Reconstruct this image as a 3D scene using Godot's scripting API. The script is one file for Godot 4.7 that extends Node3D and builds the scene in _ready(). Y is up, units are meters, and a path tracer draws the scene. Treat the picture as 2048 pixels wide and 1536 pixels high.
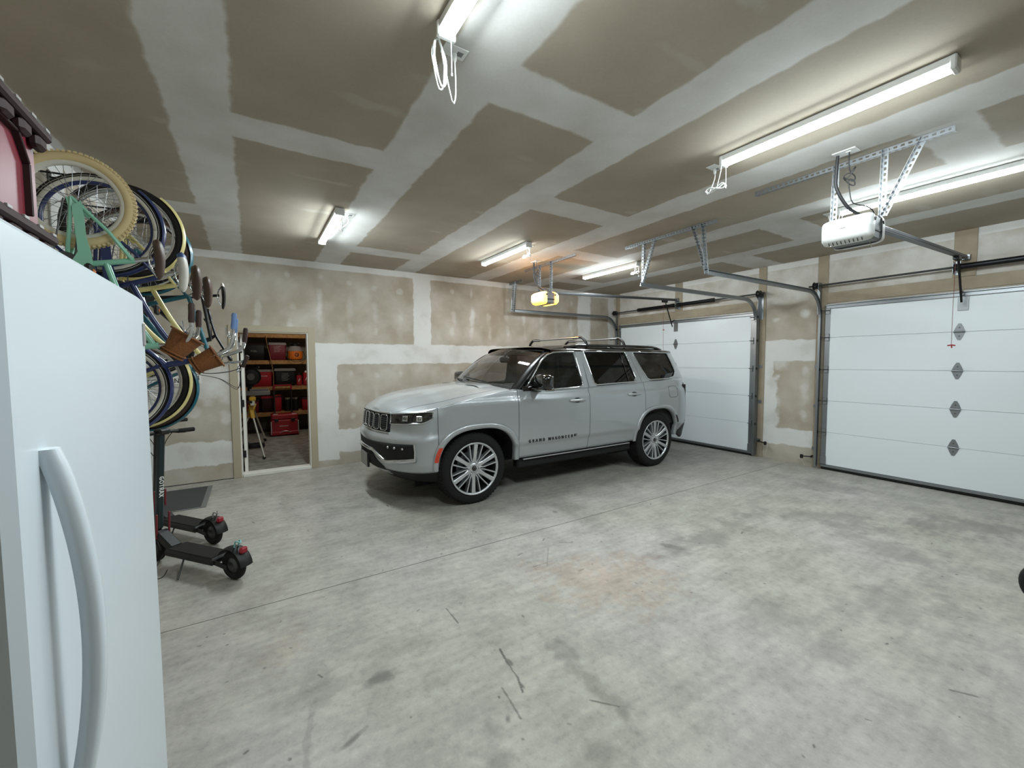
extends Node3D
# A two-bay garage: back wall on z = 0, garage-door wall on x = 0, left wall on x = LX.

const LX := -8.23
const H := 3.111
const ZEND := 9.4

var M := {}
var taken := {}


# ---------------------------------------------------------------- geometry collector
class G:
	var st := SurfaceTool.new()
	var T := Transform3D()
	var sg := 0

	func _init():
		st.begin(Mesh.PRIMITIVE_TRIANGLES)

	func at(p: Vector3, b := Basis()) -> G:
		T = Transform3D(b, p)
		return self

	func v(p: Vector3):
		st.set_smooth_group(sg)
		st.add_vertex(T * p)

	func tri(a: Vector3, b: Vector3, c: Vector3):
		v(a); v(b); v(c)

	func quad(a: Vector3, b: Vector3, c: Vector3, d: Vector3):
		tri(a, b, c); tri(a, c, d)

	# convex face turned away from the point "inside"
	func face(p: Array, inside: Vector3):
		var n: Vector3 = (p[2] - p[0]).cross(p[1] - p[0])
		var q := p.duplicate()
		if n.dot(p[0] - inside) < 0.0:
			q.reverse()
		for i in range(1, q.size() - 1):
			tri(q[0], q[i], q[i + 1])

	func box(c: Vector3, s: Vector3, bev := 0.0) -> G:
		sg = -1
		var h := s * 0.5
		if bev <= 0.0:
			for ax in 3:
				for sn in [-1.0, 1.0]:
					var p := []
					for k in [[-1, -1], [-1, 1], [1, 1], [1, -1]]:
						var q := Vector3()
						q[ax] = sn * h[ax]
						q[(ax + 1) % 3] = k[0] * h[(ax + 1) % 3]
						q[(ax + 2) % 3] = k[1] * h[(ax + 2) % 3]
						p.append(c + q)
					face(p, c)
			return self
		var b := minf(bev, minf(h.x, minf(h.y, h.z)) * 0.9)
		var i := h - Vector3(b, b, b)
		for ax in 3:
			var u := (ax + 1) % 3
			var w := (ax + 2) % 3
			for sn in [-1.0, 1.0]:
				var p := []
				for k in [[-1, -1], [-1, 1], [1, 1], [1, -1]]:
					var q := Vector3()
					q[ax] = sn * h[ax]
					q[u] = k[0] * i[u]
					q[w] = k[1] * i[w]
					p.append(c + q)
				face(p, c)
			for su in [-1.0, 1.0]:
				for sw in [-1.0, 1.0]:
					var p := []
					for e in [-1.0, 1.0]:
						var q1 := Vector3(); var q2 := Vector3()
						q1[ax] = e * i[ax]; q1[u] = su * h[u]; q1[w] = sw * i[w]
						q2[ax] = e * i[ax]; q2[u] = su * i[u]; q2[w] = sw * h[w]
						if e < 0: p.append(c + q1); p.append(c + q2)
						else: p.append(c + q2); p.append(c + q1)
					face(p, c)
		for sx in [-1.0, 1.0]:
			for sy in [-1.0, 1.0]:
				for sz in [-1.0, 1.0]:
					face([c + Vector3(sx * h.x, sy * i.y, sz * i.z), c + Vector3(sx * i.x, sy * h.y, sz * i.z), c + Vector3(sx * i.x, sy * i.y, sz * h.z)], c)
		return self

	func bar(a: Vector3, b: Vector3, w: float, d: float, up := Vector3.UP, bev := 0.0) -> G:
		var keep := T
		var y := (b - a).normalized()
		var x := y.cross(up)
		if x.length() < 0.01:
			x = y.cross(Vector3.RIGHT)
		x = x.normalized()
		T = keep * Transform3D(Basis(x, y, x.cross(y)), (a + b) * 0.5)
		box(Vector3.ZERO, Vector3(w, a.distance_to(b), d), bev)
		T = keep
		return self

	# rows of equal length
	func grid(rows: Array, flip := false, smooth := 0) -> G:
		sg = smooth
		for i in rows.size() - 1:
			var r: PackedVector3Array = rows[i]
			var s: PackedVector3Array = rows[i + 1]
			for j in r.size() - 1:
				if flip: quad(r[j], s[j], s[j + 1], r[j + 1])
				else: quad(r[j], r[j + 1], s[j + 1], s[j])
		return self

	func tube(p: Array, rad, sides := 8, closed := false) -> G:
		var n := p.size()
		var rows := []
		var up := Vector3.ZERO
		for i in n:
			var t: Vector3
			if closed: t = p[(i + 1) % n] - p[(i - 1 + n) % n]
			else: t = p[mini(i + 1, n - 1)] - p[maxi(i - 1, 0)]
			t = t.normalized()
			if up == Vector3.ZERO:
				up = t.cross(Vector3.UP if absf(t.y) < 0.9 else Vector3.RIGHT).normalized()
			up = (up - t * up.dot(t)).normalized()
			var sd := t.cross(up)
			var r: float = rad[i] if rad is Array else rad
			var row := PackedVector3Array()
			for k in sides + 1:
				var a := TAU * k / sides
				row.append(p[i] + (up * cos(a) + sd * sin(a)) * r)
			rows.append(row)
		if closed: rows.append(rows[0])
		grid(rows, true)
		if not closed:
			sg = -1
			for e in [0, n - 1]:
				var q := []
				for k in sides: q.append(rows[e][k])
				face(q, p[1] if e == 0 else p[n - 2])
		return self

	# profile of (radius, height) turned about the local y axis
	func lathe(prof: Array, segs := 24, smooth := 0) -> G:
		var rows := []
		for q in prof:
			var row := PackedVector3Array()
			for k in segs + 1:
				var a := TAU * k / segs
				row.append(Vector3(cos(a) * q.x, q.y, sin(a) * q.x))
			rows.append(row)
		return grid(rows, true, smooth)

	# polygon in (x, y) between two depths, shaped by f(x, y, depth)
	func plate(poly: PackedVector2Array, d0: float, d1: float, f: Callable) -> G:
		sg = -1
		var ix := Geometry2D.triangulate_polygon(poly)
		for k in range(0, ix.size(), 3):
			var a := poly[ix[k]]; var b := poly[ix[k + 1]]; var c := poly[ix[k + 2]]
			var pa: Vector3 = f.call(a.x, a.y, d1); var pb: Vector3 = f.call(b.x, b.y, d1); var pc: Vector3 = f.call(c.x, c.y, d1)
			var qa: Vector3 = f.call(a.x, a.y, d0); var qb: Vector3 = f.call(b.x, b.y, d0); var qc: Vector3 = f.call(c.x, c.y, d0)
			face([pa, pb, pc], (qa + qb + qc) / 3.0)
			face([qa, qb, qc], (pa + pb + pc) / 3.0)
		var cc := Vector2.ZERO
		for q in poly: cc += q / poly.size()
		for k in poly.size():
			var a := poly[k]; var b := poly[(k + 1) % poly.size()]
			quad(f.call(a.x, a.y, d0), f.call(b.x, b.y, d0), f.call(b.x, b.y, d1), f.call(a.x, a.y, d1))
		return self

	# closed profile (u along n, w along side) swept along p; side is fixed
	func sweep(prof: Array, p: Array, side: Vector3) -> G:
		var rows := []
		for i in p.size():
			var t: Vector3 = (p[mini(i + 1, p.size() - 1)] - p[maxi(i - 1, 0)]).normalized()
			var n := side.cross(t).normalized()
			var row := PackedVector3Array()
			for k in prof.size() + 1:
				var q: Vector2 = prof[k % prof.size()]
				row.append(p[i] + n * q.x + side * q.y)
			rows.append(row)
		return grid(rows, false, -1)

	func mesh() -> ArrayMesh:
		st.generate_normals()
		return st.commit()


func flat(x: float, y: float, d: float) -> Vector3:
	return Vector3(x, y, d)


# ---------------------------------------------------------------- naming and tagging
func numbered(called: String) -> String:
	taken[called] = taken.get(called, -1) + 1
	return called if taken[called] == 0 else "%s_%03d" % [called, taken[called]]


func put(called: String, m: Mesh, mt: Material, parent: Node3D = self) -> MeshInstance3D:
	var o := MeshInstance3D.new()
	o.name = numbered(called) if parent == self else called
	o.mesh = m
	o.material_override = mt
	parent.add_child(o, true)
	return o


func obj(called: String, g: G, mt: Material, parent: Node3D = self) -> MeshInstance3D:
	return put(called, g.mesh(), mt, parent)


func thing(called: String, label: String, category: String, at := Vector3.ZERO, group := "") -> Node3D:
	var o := Node3D.new()
	o.name = numbered(called)
	add_child(o)
	o.position = at
	return tag(o, label, category, group)


func tag(o: Node3D, label: String, category: String, group := "") -> Node3D:
	o.set_meta("label", label)
	o.set_meta("category", category)
	if group: o.set_meta("group", group)
	return o


func struct(o: Node3D) -> Node3D:
	o.set_meta("kind", "structure")
	return o


func frame(called: String, at := Vector3.ZERO) -> Node3D:
	var o := Node3D.new()
	o.name = numbered(called)
	add_child(o)
	o.position = at
	return struct(o)


# ---------------------------------------------------------------- materials
func mat(key: String, c: String, rough := 0.6, metal := 0.0) -> StandardMaterial3D:
	var m := StandardMaterial3D.new()
	m.resource_name = key
	m.albedo_color = Color(c)
	m.roughness = rough
	m.metallic = metal
	M[key] = m
	return m


func noise_tex(freq: float, size: int, lo: Color, hi: Color, seed_ := 1, oct := 4) -> NoiseTexture2D:
	var n := FastNoiseLite.new()
	n.seed = seed_
	n.frequency = freq
	n.fractal_octaves = oct
	var t := NoiseTexture2D.new()
	t.width = size
	t.height = size
	t.seamless = true
	t.noise = n
	var r := Gradient.new()
	r.set_color(0, lo)
	r.set_color(1, hi)
	t.color_ramp = r
	return t


func grain(m: StandardMaterial3D, t: Texture2D, sc: float) -> void:
	m.albedo_texture = t
	m.uv1_triplanar = true
	m.uv1_world_triplanar = true
	m.uv1_scale = Vector3(sc, sc, sc)


func glass(key: String, c: String, a: float) -> StandardMaterial3D:
	var m := mat(key, c, 0.02)
	m.albedo_color.a = a
	m.transparency = BaseMaterial3D.TRANSPARENCY_ALPHA
	return m


func make_materials() -> void:
	mat("door_white", "#e2e9ec", 0.42)
	mat("plastic_white", "#e6e8e6", 0.4)
	mat("fridge_white", "#d0d9df", 0.28)
	mat("galvanised", "#8f9396", 0.38, 0.85)
	mat("steel_dark", "#5a5c5e", 0.42, 0.8)
	mat("black_plastic", "#141415", 0.45)
	mat("black_metal", "#17181a", 0.35, 0.3)
	mat("rubber", "#10100f", 0.9)
	mat("rubber_tread", "#111111", 0.9)
	mat("board_tan", "#a39680", 0.75)
	grain(M.board_tan, noise_tex(0.02, 256, Color(0.9, 0.9, 0.9), Color(1, 1, 1), 3), 0.8)
	mat("casing_tan", "#a89e88", 0.5)
	mat("jamb_white", "#dcdad2", 0.5)
	mat("lumber", "#b98f5c", 0.8)
	grain(M.lumber, noise_tex(0.03, 256, Color(0.78, 0.72, 0.66), Color(1, 1, 1), 5), 1.6)
	mat("chrome", "#d9dcdf", 0.12, 1.0)
	mat("alloy", "#d2d5d8", 0.34, 0.85)
	var paint := mat("silver_paint", "#b2b7ba", 0.36, 0.5)
	paint.clearcoat_enabled = true
	paint.clearcoat = 0.9
	paint.clearcoat_roughness = 0.04
	var gb := mat("gloss_black", "#0a0a0b", 0.1)
	gb.clearcoat_enabled = true
	gb.clearcoat = 1.0
	gb.clearcoat_roughness = 0.03
	mat("matte_black", "#0c0c0d", 0.8)
	mat("pillar_black", "#0b0b0c", 0.3)
	mat("interior", "#242423", 0.85)
	mat("headliner", "#8a8880", 0.9)
	glass("windscreen", "#0e1210", 0.14)
	glass("front_glass", "#070908", 0.38)
	glass("tinted_glass", "#040505", 0.8)
	glass("lamp_glass", "#101214", 0.35)
	mat("red_reflector", "#c0392b", 0.25)
	mat("amber_reflector", "#d2432a", 0.25)
	mat("grey_plastic", "#7b7e80", 0.5)
	mat("cord_black", "#1a1a1b", 0.55)
	mat("spring_black", "#15161a", 0.4, 0.5)
	mat("red_plastic", "#9b1623", 0.42)
	mat("red_tote", "#6c1f2c", 0.42)
	mat("dark_red", "#26070b", 0.65)
	mat("mint", "#86bfa6", 0.22)
	mat("navy", "#2b3560", 0.25)
	mat("cream", "#e4d894", 0.28)
	mat("teal", "#1f6273", 0.28)
	mat("bike_black", "#17171b", 0.3)
	mat("tyre_cream", "#cdb98b", 0.8)
	mat("tyre_white", "#cfcbbf", 0.7)
	mat("tyre_black", "#1b1a19", 0.8)
	mat("saddle_brown", "#4c382d", 0.5)
	mat("saddle_white", "#d9d6cd", 0.45)
	mat("saddle_blue", "#4c6699", 0.5)
	mat("grip_blue", "#6d8cbc", 0.6)
	mat("grip_brown", "#3a2620", 0.6)
	mat("wicker", "#9a6130", 0.75)
	grain(M.wicker, noise_tex(0.06, 256, Color(0.62, 0.58, 0.55), Color(1, 1, 1), 9), 6.0)
	mat("spoke", "#9b9da0", 0.3, 0.9)
	mat("mat_dark", "#4b4b4c", 0.95)
	grain(M.mat_dark, noise_tex(0.2, 256, Color(0.75, 0.75, 0.75), Color(1, 1, 1), 12), 3.0)
	mat("mat_edge", "#6d6d6b", 0.8)
	mat("tote_black", "#141416", 0.4)
	mat("lid_grey", "#8d8a88", 0.45)
	mat("orange", "#d8701e", 0.45)
	mat("yellow", "#d9a520", 0.45)
	mat("alu_leg", "#c9c3b4", 0.4, 0.4)
	mat("ink_white", "#e8e8e4", 0.6)
	mat("ink_black", "#191919", 0.6)
	mat("ink_teal", "#7fb7b5", 0.5)
	mat("paper", "#dfdfda", 0.8)
	mat("scooter_teal", "#0c2226", 0.4)
	mat("scooter_black", "#0b0b0c", 0.5)
	mat("scooter_deck", "#161512", 0.95)
	mat("scooter_red", "#6e2029", 0.45)
	mat("led_red", "#8e1d2a", 0.3)
	mat("concrete_dark", "#6d6c68", 0.9)
	mat("store_wall", "#8d8778", 0.9)
	mat("cardboard", "#8a6b47", 0.9)
	var lamp := mat("lamp_tube", "#ffffff", 0.5)
	lamp.emission_enabled = true
	lamp.emission = Color(0.94, 0.985, 1.0)
	lamp.emission_energy_multiplier = 15.0
	var warm := mat("lamp_warm", "#fff2c0", 0.5)
	warm.emission_enabled = true
	warm.emission = Color(1.0, 0.86, 0.25)
	warm.emission_energy_multiplier = 1.1
	var gl := mat("added_lamp_globe", "#ffffff", 0.5)  # globe of the added storage room lamp
	gl.emission_enabled = true
	gl.emission = Color(1.0, 0.96, 0.9)
	gl.emission_energy_multiplier = 2.0
	var led := mat("led_dot", "#ffffff", 0.5)
	led.emission_enabled = true
	led.emission = Color(1, 1, 1)
	led.emission_energy_multiplier = 2.0


# ---------------------------------------------------------------- painted drywall and concrete
func noise_bytes(w: int, h: int, freq: float, seed_: int, oct := 4) -> PackedByteArray:
	var n := FastNoiseLite.new()
	n.seed = seed_
	n.frequency = freq
	n.fractal_octaves = oct
	var im := n.get_image(w, h, false, false, true)
	im.convert(Image.FORMAT_L8)
	return im.get_data()


# bands: [x0, y0, x1, y1, ragged] in metres of joint compound; spots: [x, y, rx, ry, strength]
func drywall(wm: float, hm: float, px: float, bands: Array, spots: Array, paper: Color, mud: Color, smear_lift: float, seed_: int) -> ImageTexture:
	var w := int(wm * px)
	var h := int(hm * px)
	var warp := noise_bytes(w, h, 4.0 / px, seed_, 5)
	var blot := noise_bytes(w, h, 1.6 / px, seed_ + 7, 4)
	var fine := noise_bytes(w, h, 0.35, seed_ + 13, 2)
	var mask := PackedFloat32Array()
	mask.resize(w * h)
	for b in bands:
		var rag: float = b[4]
		var soft: float = 0.012 if b.size() < 6 else b[5]
		var top: float = 1.0 if b.size() < 7 else b[6]
		var x0 := maxi(0, int((b[0] - 0.08) * px)); var x1 := mini(w, int((b[2] + 0.08) * px))
		var y0 := maxi(0, int((b[1] - 0.08) * px)); var y1 := mini(h, int((b[3] + 0.08) * px))
		for y in range(y0, y1):
			var my := (y + 0.5) / px
			var dy := minf(my - b[1], b[3] - my)
			for x in range(x0, x1):
				var mx := (x + 0.5) / px
				var d := minf(minf(mx - b[0], b[2] - mx), dy) + (warp[y * w + x] / 255.0 - 0.5) * rag
				var a := clampf(d / soft + 0.5, 0.0, 1.0) * top * (0.82 + 0.18 * blot[y * w + x] / 255.0)
				if a > mask[y * w + x]: mask[y * w + x] = a
	for s in spots:
		var x0 := maxi(0, int((s[0] - s[2] * 1.3) * px)); var x1 := mini(w, int((s[0] + s[2] * 1.3) * px))
		var y0 := maxi(0, int((s[1] - s[3] * 1.3) * px)); var y1 := mini(h, int((s[1] + s[3] * 1.3) * px))
		for y in range(y0, y1):
			for x in range(x0, x1):
				var q: float = Vector2(((x + 0.5) / px - s[0]) / s[2], ((y + 0.5) / px - s[1]) / s[3]).length() + (warp[y * w + x] / 255.0 - 0.5) * 1.1
				var a: float = clampf((1.0 - q) / 0.6, 0.0, 1.0) * s[4]
				if a > mask[y * w + x]: mask[y * w + x] = a
	var out := PackedByteArray()
	out.resize(w * h * 3)
	for i in w * h:
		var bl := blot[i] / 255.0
		var k := clampf(mask[i] + smear_lift * clampf(bl * 1.25 - 0.25, 0.0, 1.0), 0.0, 1.0)  # compound smear; set heavier on walls than ceiling to paint them brighter
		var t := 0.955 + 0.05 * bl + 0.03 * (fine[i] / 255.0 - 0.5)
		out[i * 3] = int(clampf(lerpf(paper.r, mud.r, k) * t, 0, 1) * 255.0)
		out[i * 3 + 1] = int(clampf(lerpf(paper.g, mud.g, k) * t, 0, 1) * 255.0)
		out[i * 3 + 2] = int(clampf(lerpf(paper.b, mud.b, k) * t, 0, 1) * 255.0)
	return ImageTexture.create_from_image(Image.create_from_data(w, h, false, Image.FORMAT_RGB8, out))


func skin_mat(key: String, tex: Texture2D, rough := 0.9) -> StandardMaterial3D:
	var m := mat(key, "#ffffff", rough)
	m.albedo_texture = tex
	m.texture_repeat = false
	return m


func concrete(wm: float, hm: float, px: float, marks: Array, blots: Array) -> ImageTexture:
	var w := int(wm * px)
	var h := int(hm * px)
	var big := noise_bytes(w, h, 0.55 / px, 31, 3)
	var mid := noise_bytes(w, h, 2.6 / px, 32, 5)
	var sml := noise_bytes(w, h, 16.0 / px, 33, 4)
	var fin := noise_bytes(w, h, 0.4, 34, 2)
	var warp := noise_bytes(w, h, 9.0 / px, 35, 4)
	var w5 := w / 5 + 1
	var strk := noise_bytes(w5, h, 12.0 / px, 36, 4)
	var dk := PackedFloat32Array(); dk.resize(w * h)
	var ru := PackedFloat32Array(); ru.resize(w * h)
	# blots: [x, z, rx, rz, angle, strength, rust]
	for s in blots:
		var rr: float = maxf(s[2], s[3]) * 1.5
		var ca := cos(s[4]); var sa := sin(s[4])
		for y in range(maxi(0, int((s[1] - rr) * px)), mini(h, int((s[1] + rr) * px))):
			for x in range(maxi(0, int((s[0] - rr) * px)), mini(w, int((s[0] + rr) * px))):
				var dx: float = (x + 0.5) / px - s[0]
				var dz: float = (y + 0.5) / px - s[1]
				var i := y * w + x
				var q: float = Vector2((dx * ca + dz * sa) / s[2], (dz * ca - dx * sa) / s[3]).length() + (warp[i] / 255.0 - 0.5) * 0.9 + (mid[i] / 255.0 - 0.5) * 0.9
				var a: float = clampf((1.0 - q) / 0.6, 0.0, 1.0) * s[5]
				if s[6] > 0.0: ru[i] = maxf(ru[i], a)
				else: dk[i] = maxf(dk[i], a * (0.55 + 0.45 * sml[i] / 255.0))
	# marks: [x0, z0, x1, z1, half width, strength]
	for s in marks:
		var a2 := Vector2(s[0], s[1]); var b2 := Vector2(s[2], s[3])
		var pad: float = s[4] * 2.0 + 0.02
		for y in range(maxi(0, int((minf(s[1], s[3]) - pad) * px)), mini(h, int((maxf(s[1], s[3]) + pad) * px) + 1)):
			for x in range(maxi(0, int((minf(s[0], s[2]) - pad) * px)), mini(w, int((maxf(s[0], s[2]) + pad) * px) + 1)):
				var p := Vector2((x + 0.5) / px, (y + 0.5) / px)
				var i := y * w + x
				var q: float = p.distance_to(Geometry2D.get_closest_point_to_segment(p, a2, b2)) / s[4] + (warp[i] / 255.0 - 0.5) * 1.2
				dk[i] = maxf(dk[i], clampf((1.3 - q) / 0.6, 0.0, 1.0) * s[5])
	var out := PackedByteArray()
	out.resize(w * h * 3)
	for i in w * h:
		var k := strk[(i / w) * w5 + (i % w) / 5] / 255.0 - 0.5
		var b := big[i] / 255.0 - 0.5
		var m := mid[i] / 255.0 - 0.5
		var s := sml[i] / 255.0 - 0.5
		var f := fin[i] / 255.0 - 0.5
		var t := 0.62 + 0.04 * b + 0.10 * m + 0.05 * s + 0.045 * f + 0.07 * k
		if s < -0.24: t -= 0.02
		if s > 0.26: t += 0.015
		t *= 1.0 - 0.45 * dk[i]
		var r := ru[i]
		out[i * 3] = int(clampf(t * (1.02 + 0.01 * r), 0, 1) * 255.0)
		out[i * 3 + 1] = int(clampf(t * (1.0 - 0.05 * r - 0.012 * b), 0, 1) * 255.0)
		out[i * 3 + 2] = int(clampf(t * (0.95 - 0.10 * r + 0.03 * b), 0, 1) * 255.0)
	return ImageTexture.create_from_image(Image.create_from_data(w, h, false, Image.FORMAT_RGB8, out))


# a rectangle with uv 0..1, wound to face n
func panel(g: G, o: Vector3, u: Vector3, w: Vector3, uv0 := Vector2.ZERO, uv1 := Vector2.ONE) -> void:
	g.st.set_smooth_group(-1)
	var p := [o, o + u, o + u + w, o + w]
	var t := [uv0, Vector2(uv1.x, uv0.y), uv1, Vector2(uv0.x, uv1.y)]
	for k in [0, 1, 2, 0, 2, 3]:
		g.st.set_uv(t[k])
		g.st.add_vertex(p[k])


# ---------------------------------------------------------------- scene
func _ready() -> void:
	var cam := Camera3D.new()
	cam.name = "camera"
	cam.fov = 85.5985
	cam.position = Vector3(-7.116, 1.61, 6.894)
	cam.rotation = Vector3(-0.0550546, -0.561621, -0.0055994)
	cam.near = 0.05
	cam.far = 60.0
	add_child(cam)
	cam.current = true
	var we := WorldEnvironment.new()
	we.name = "world_environment"
	var e := Environment.new()
	e.background_mode = Environment.BG_COLOR
	e.background_color = Color(0.01, 0.01, 0.012)
	e.tonemap_mode = Environment.TONE_MAPPER_LINEAR
	e.tonemap_exposure = 1.32
	e.sdfgi_enabled = true
	e.ssao_enabled = true
	e.ssil_enabled = true
	we.environment = e
	add_child(we)
	make_materials()
	build_room()
	build_lights()
	build_garage_doors()
	build_car()
	build_bikes()
	build_fridge()
	build_scooters()
	build_storage()
	build_small()


func rect_back(g: G, x0: float, x1: float, y0: float, y1: float) -> void:
	panel(g, Vector3(x0, y1, 0), Vector3(x1 - x0, 0, 0), Vector3(0, y0 - y1, 0), Vector2((x0 - LX) / -LX, 1 - y1 / H), Vector2((x1 - LX) / -LX, 1 - y0 / H))
	g.box(Vector3((x0 + x1) / 2, (y0 + y1) / 2, -0.061), Vector3(x1 - x0, y1 - y0, 0.12))


func rect_gar(g: G, z0: float, z1: float, y0: float, y1: float) -> void:
	panel(g, Vector3(0, y1, z0), Vector3(0, 0, z1 - z0), Vector3(0, y0 - y1, 0), Vector2(z0 / ZEND, 1 - y1 / H), Vector2(z1 / ZEND, 1 - y0 / H))
	g.box(Vector3(0.076, (y0 + y1) / 2, (z0 + z1) / 2), Vector3(0.15, y1 - y0, z1 - z0))


func build_room() -> void:
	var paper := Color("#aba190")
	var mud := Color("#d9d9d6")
	# ceiling: boards run along z, joints every 1.22 m, staggered butt joints across
	var cb := []
	var off := -LX
	for b in [[-7.5, -7.16], [-6.26, -5.9], [-5.07, -4.72], [-3.73, -3.34], [-2.52, -2.12], [-1.27, -0.96]]:
		cb.append([b[0] + off, -0.2, b[1] + off, ZEND + 0.2, 0.035, 0.02])
	for c in [[-8.4, -7.3, 1.56, 1.9], [-8.4, -7.3, 5.2, 5.5], [-7.3, -6.1, 3.5, 3.83], [-7.3, -6.1, 7.15, 7.5], [-6.1, -4.9, 4.72, 5.06], [-6.1, -4.9, 0.85, 1.2], [-4.9, -3.5, 3.44, 3.8], [-4.9, -3.5, 7.1, 7.4], [-3.5, -2.3, 2.15, 2.5], [-3.5, -2.3, 5.9, 6.2], [-2.3, -1.1, 4.3, 4.72], [-2.3, -1.1, 0.6, 0.95], [-1.1, 0.1, 3.15, 3.6], [-1.1, 0.1, 6.9, 7.2]]:
		cb.append([c[0] + off, c[2], c[1] + off, c[3], 0.035, 0.02])
	cb.append([-0.1, -0.1, 0.06, ZEND + 0.1, 0.03])
	var cs := []
	var rng := RandomNumberGenerator.new()
	rng.seed = 4
	for i in 6:
		for j in 22:
			var x := 0.13 + i * 1.22 + 0.6 + rng.randf_range(-0.3, 0.3)
			cs.append([x, 0.2 + j * 0.41 + rng.randf_range(-0.05, 0.05), rng.randf_range(0.05, 0.28), rng.randf_range(0.03, 0.06), rng.randf_range(0.06, 0.3)])
	var g := G.new()
	panel(g, Vector3(LX, H, 0), Vector3(-LX, 0, 0), Vector3(0, 0, ZEND))
	g.box(Vector3(LX / 2, H + 0.07, ZEND / 2), Vector3(-LX + 0.3, 0.13, ZEND + 0.3))
	struct(obj("ceiling", g, skin_mat("ceiling_drywall", drywall(-LX, ZEND, 125.0, cb, cs, paper, mud, 0.06, 11))))
	# back wall
	var bb := [[0, 0, 8.3, 0.095, 0.01], [0.0, 0.0, 0.06, 3.2, 0.02], [8.05, 0, 8.3, 3.2, 0.05, 0.04],
		[1.95, H - 1.9, 8.3, H - 1.58, 0.03], [3.48, 0, 3.79, H - 1.7, 0.04], [7.13, 0, 7.5, H - 1.7, 0.06, 0.04],
		[1.83, H - 1.7, 2.25, H - 0.1, 0.05], [1.9, H - 0.56, 8.3, H - 0.2, 0.07], [0.0, H - 0.55, 0.9, H - 0.22, 0.07],
		[5.9, H - 1.7, 6.2, H - 0.3, 0.05], [0.0, H - 1.62, 0.95, H - 1.1, 0.25, 0.15, 0.6]]
	var bs := []
	for x in [1.22, 1.63, 2.03, 2.46, 2.84, 3.25, 4.21, 4.58, 4.95, 5.35, 5.75, 6.15, 6.55, 6.95]:
		bs.append([x + rng.randf_range(-0.03, 0.03), H - 2.83 + rng.randf_range(-0.06, 0.06), rng.randf_range(0.03, 0.065), rng.randf_range(0.04, 0.09), rng.randf_range(0.12, 0.45)])
		bs.append([x + rng.randf_range(-0.02, 0.02), H - 2.42 + rng.randf_range(-0.05, 0.05), 0.06, rng.randf_range(0.06, 0.3), rng.randf_range(0.15, 0.5)])
		bs.append([x + rng.randf_range(-0.02, 0.02), H - 2.15 + rng.randf_range(-0.05, 0.05), 0.055, rng.randf_range(0.05, 0.2), rng.randf_range(0.1, 0.4)])
		if x > 2.4:
			bs.append([x, H - 1.42 + rng.randf_range(-0.03, 0.03), 0.06, rng.randf_range(0.05, 0.1), rng.randf_range(0.2, 0.5)])
			bs.append([x, H - 1.05, 0.06, 0.16, 0.28])
			bs.append([x, H - 0.75, 0.07, 0.07, 0.4])
	bs.append([0.45, H - 0.95, 0.09, 0.08, 0.4])
	bs.append([0.8, H - 0.85, 0.09, 0.12, 0.4])
	g = G.new()
	rect_back(g, LX - 0.15, -7.27, 0, H)
	rect_back(g, -7.27, -6.38, 2.045, H)
	rect_back(g, -6.38, 0.15, 0, H)
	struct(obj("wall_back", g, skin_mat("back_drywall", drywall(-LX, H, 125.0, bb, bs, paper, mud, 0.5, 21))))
	# garage-door wall
	var gb := [[0, 0, ZEND, 0.09, 0.012], [0, 0.06, ZEND, 0.56, 0.3, 0.3, 0.62], [3.34, 0.05, 4.1, 0.42, 0.3, 0.25, 0.55],
		[3.3, H - 1.92, 4.1, H - 1.59, 0.04], [3.3, H - 0.54, 4.1, H - 0.27, 0.05], [3.3, H - 1.6, 3.48, H - 0.4, 0.07], [3.3, H - 1.35, 3.56, H - 0.5, 0.1, 0.04]]
	var gs := [[3.52, H - 2.25, 0.07, 0.05, 0.5], [3.93, H - 2.3, 0.09, 0.07, 0.75], [3.6, H - 1.55, 0.17, 0.16, 0.6], [3.94, H - 1.45, 0.07, 0.09, 0.45], [3.55, H - 0.95, 0.07, 0.08, 0.45], [3.55, H - 0.72, 0.07, 0.1, 0.5], [3.93, H - 1.12, 0.08, 0.2, 0.35], [3.93, H - 0.75, 0.07, 0.09, 0.55], [4.7, 0.35, 0.05, 0.04, 0.6], [5.2, 0.4, 0.04, 0.04, 0.6], [2.6, 0.35, 0.06, 0.05, 0.6], [1.0, 0.3, 0.05, 0.05, 0.6]]
	g = G.new()
	rect_gar(g, -0.15, 0.3, 0, H)
	rect_gar(g, 0.3, 3.08, 2.36, H)
	rect_gar(g, 3.08, 4.3, 0, H)
	rect_gar(g, 4.3, 6.8, 2.36, H)
	rect_gar(g, 6.8, ZEND, 0, H)
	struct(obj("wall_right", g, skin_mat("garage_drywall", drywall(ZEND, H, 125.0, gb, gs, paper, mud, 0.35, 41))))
	# left wall and the wall behind the camera
	var lb := [[0, 0, ZEND, 0.09, 0.012], [0, H - 1.9, ZEND, H - 1.58, 0.03], [0, H - 0.56, ZEND, H - 0.2, 0.07], [3.0, 0, 3.3, 1.3, 0.05], [6.6, 0, 6.9, 1.3, 0.05]]
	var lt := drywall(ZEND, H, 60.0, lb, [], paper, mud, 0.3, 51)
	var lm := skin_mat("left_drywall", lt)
	g = G.new()
	panel(g, Vector3(LX, H, ZEND), Vector3(0, 0, -ZEND), Vector3(0, -H, 0))
	g.box(Vector3(LX - 0.076, H / 2, ZEND / 2), Vector3(0.15, H, ZEND + 0.3))
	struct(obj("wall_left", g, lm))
	g = G.new()
	panel(g, Vector3(0, H, ZEND), Vector3(LX, 0, 0), Vector3(0, -H, 0))
	g.box(Vector3(LX / 2, H / 2, ZEND + 0.076), Vector3(-LX + 0.3, H, 0.15))
	struct(obj("wall_front", g, lm))
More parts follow.
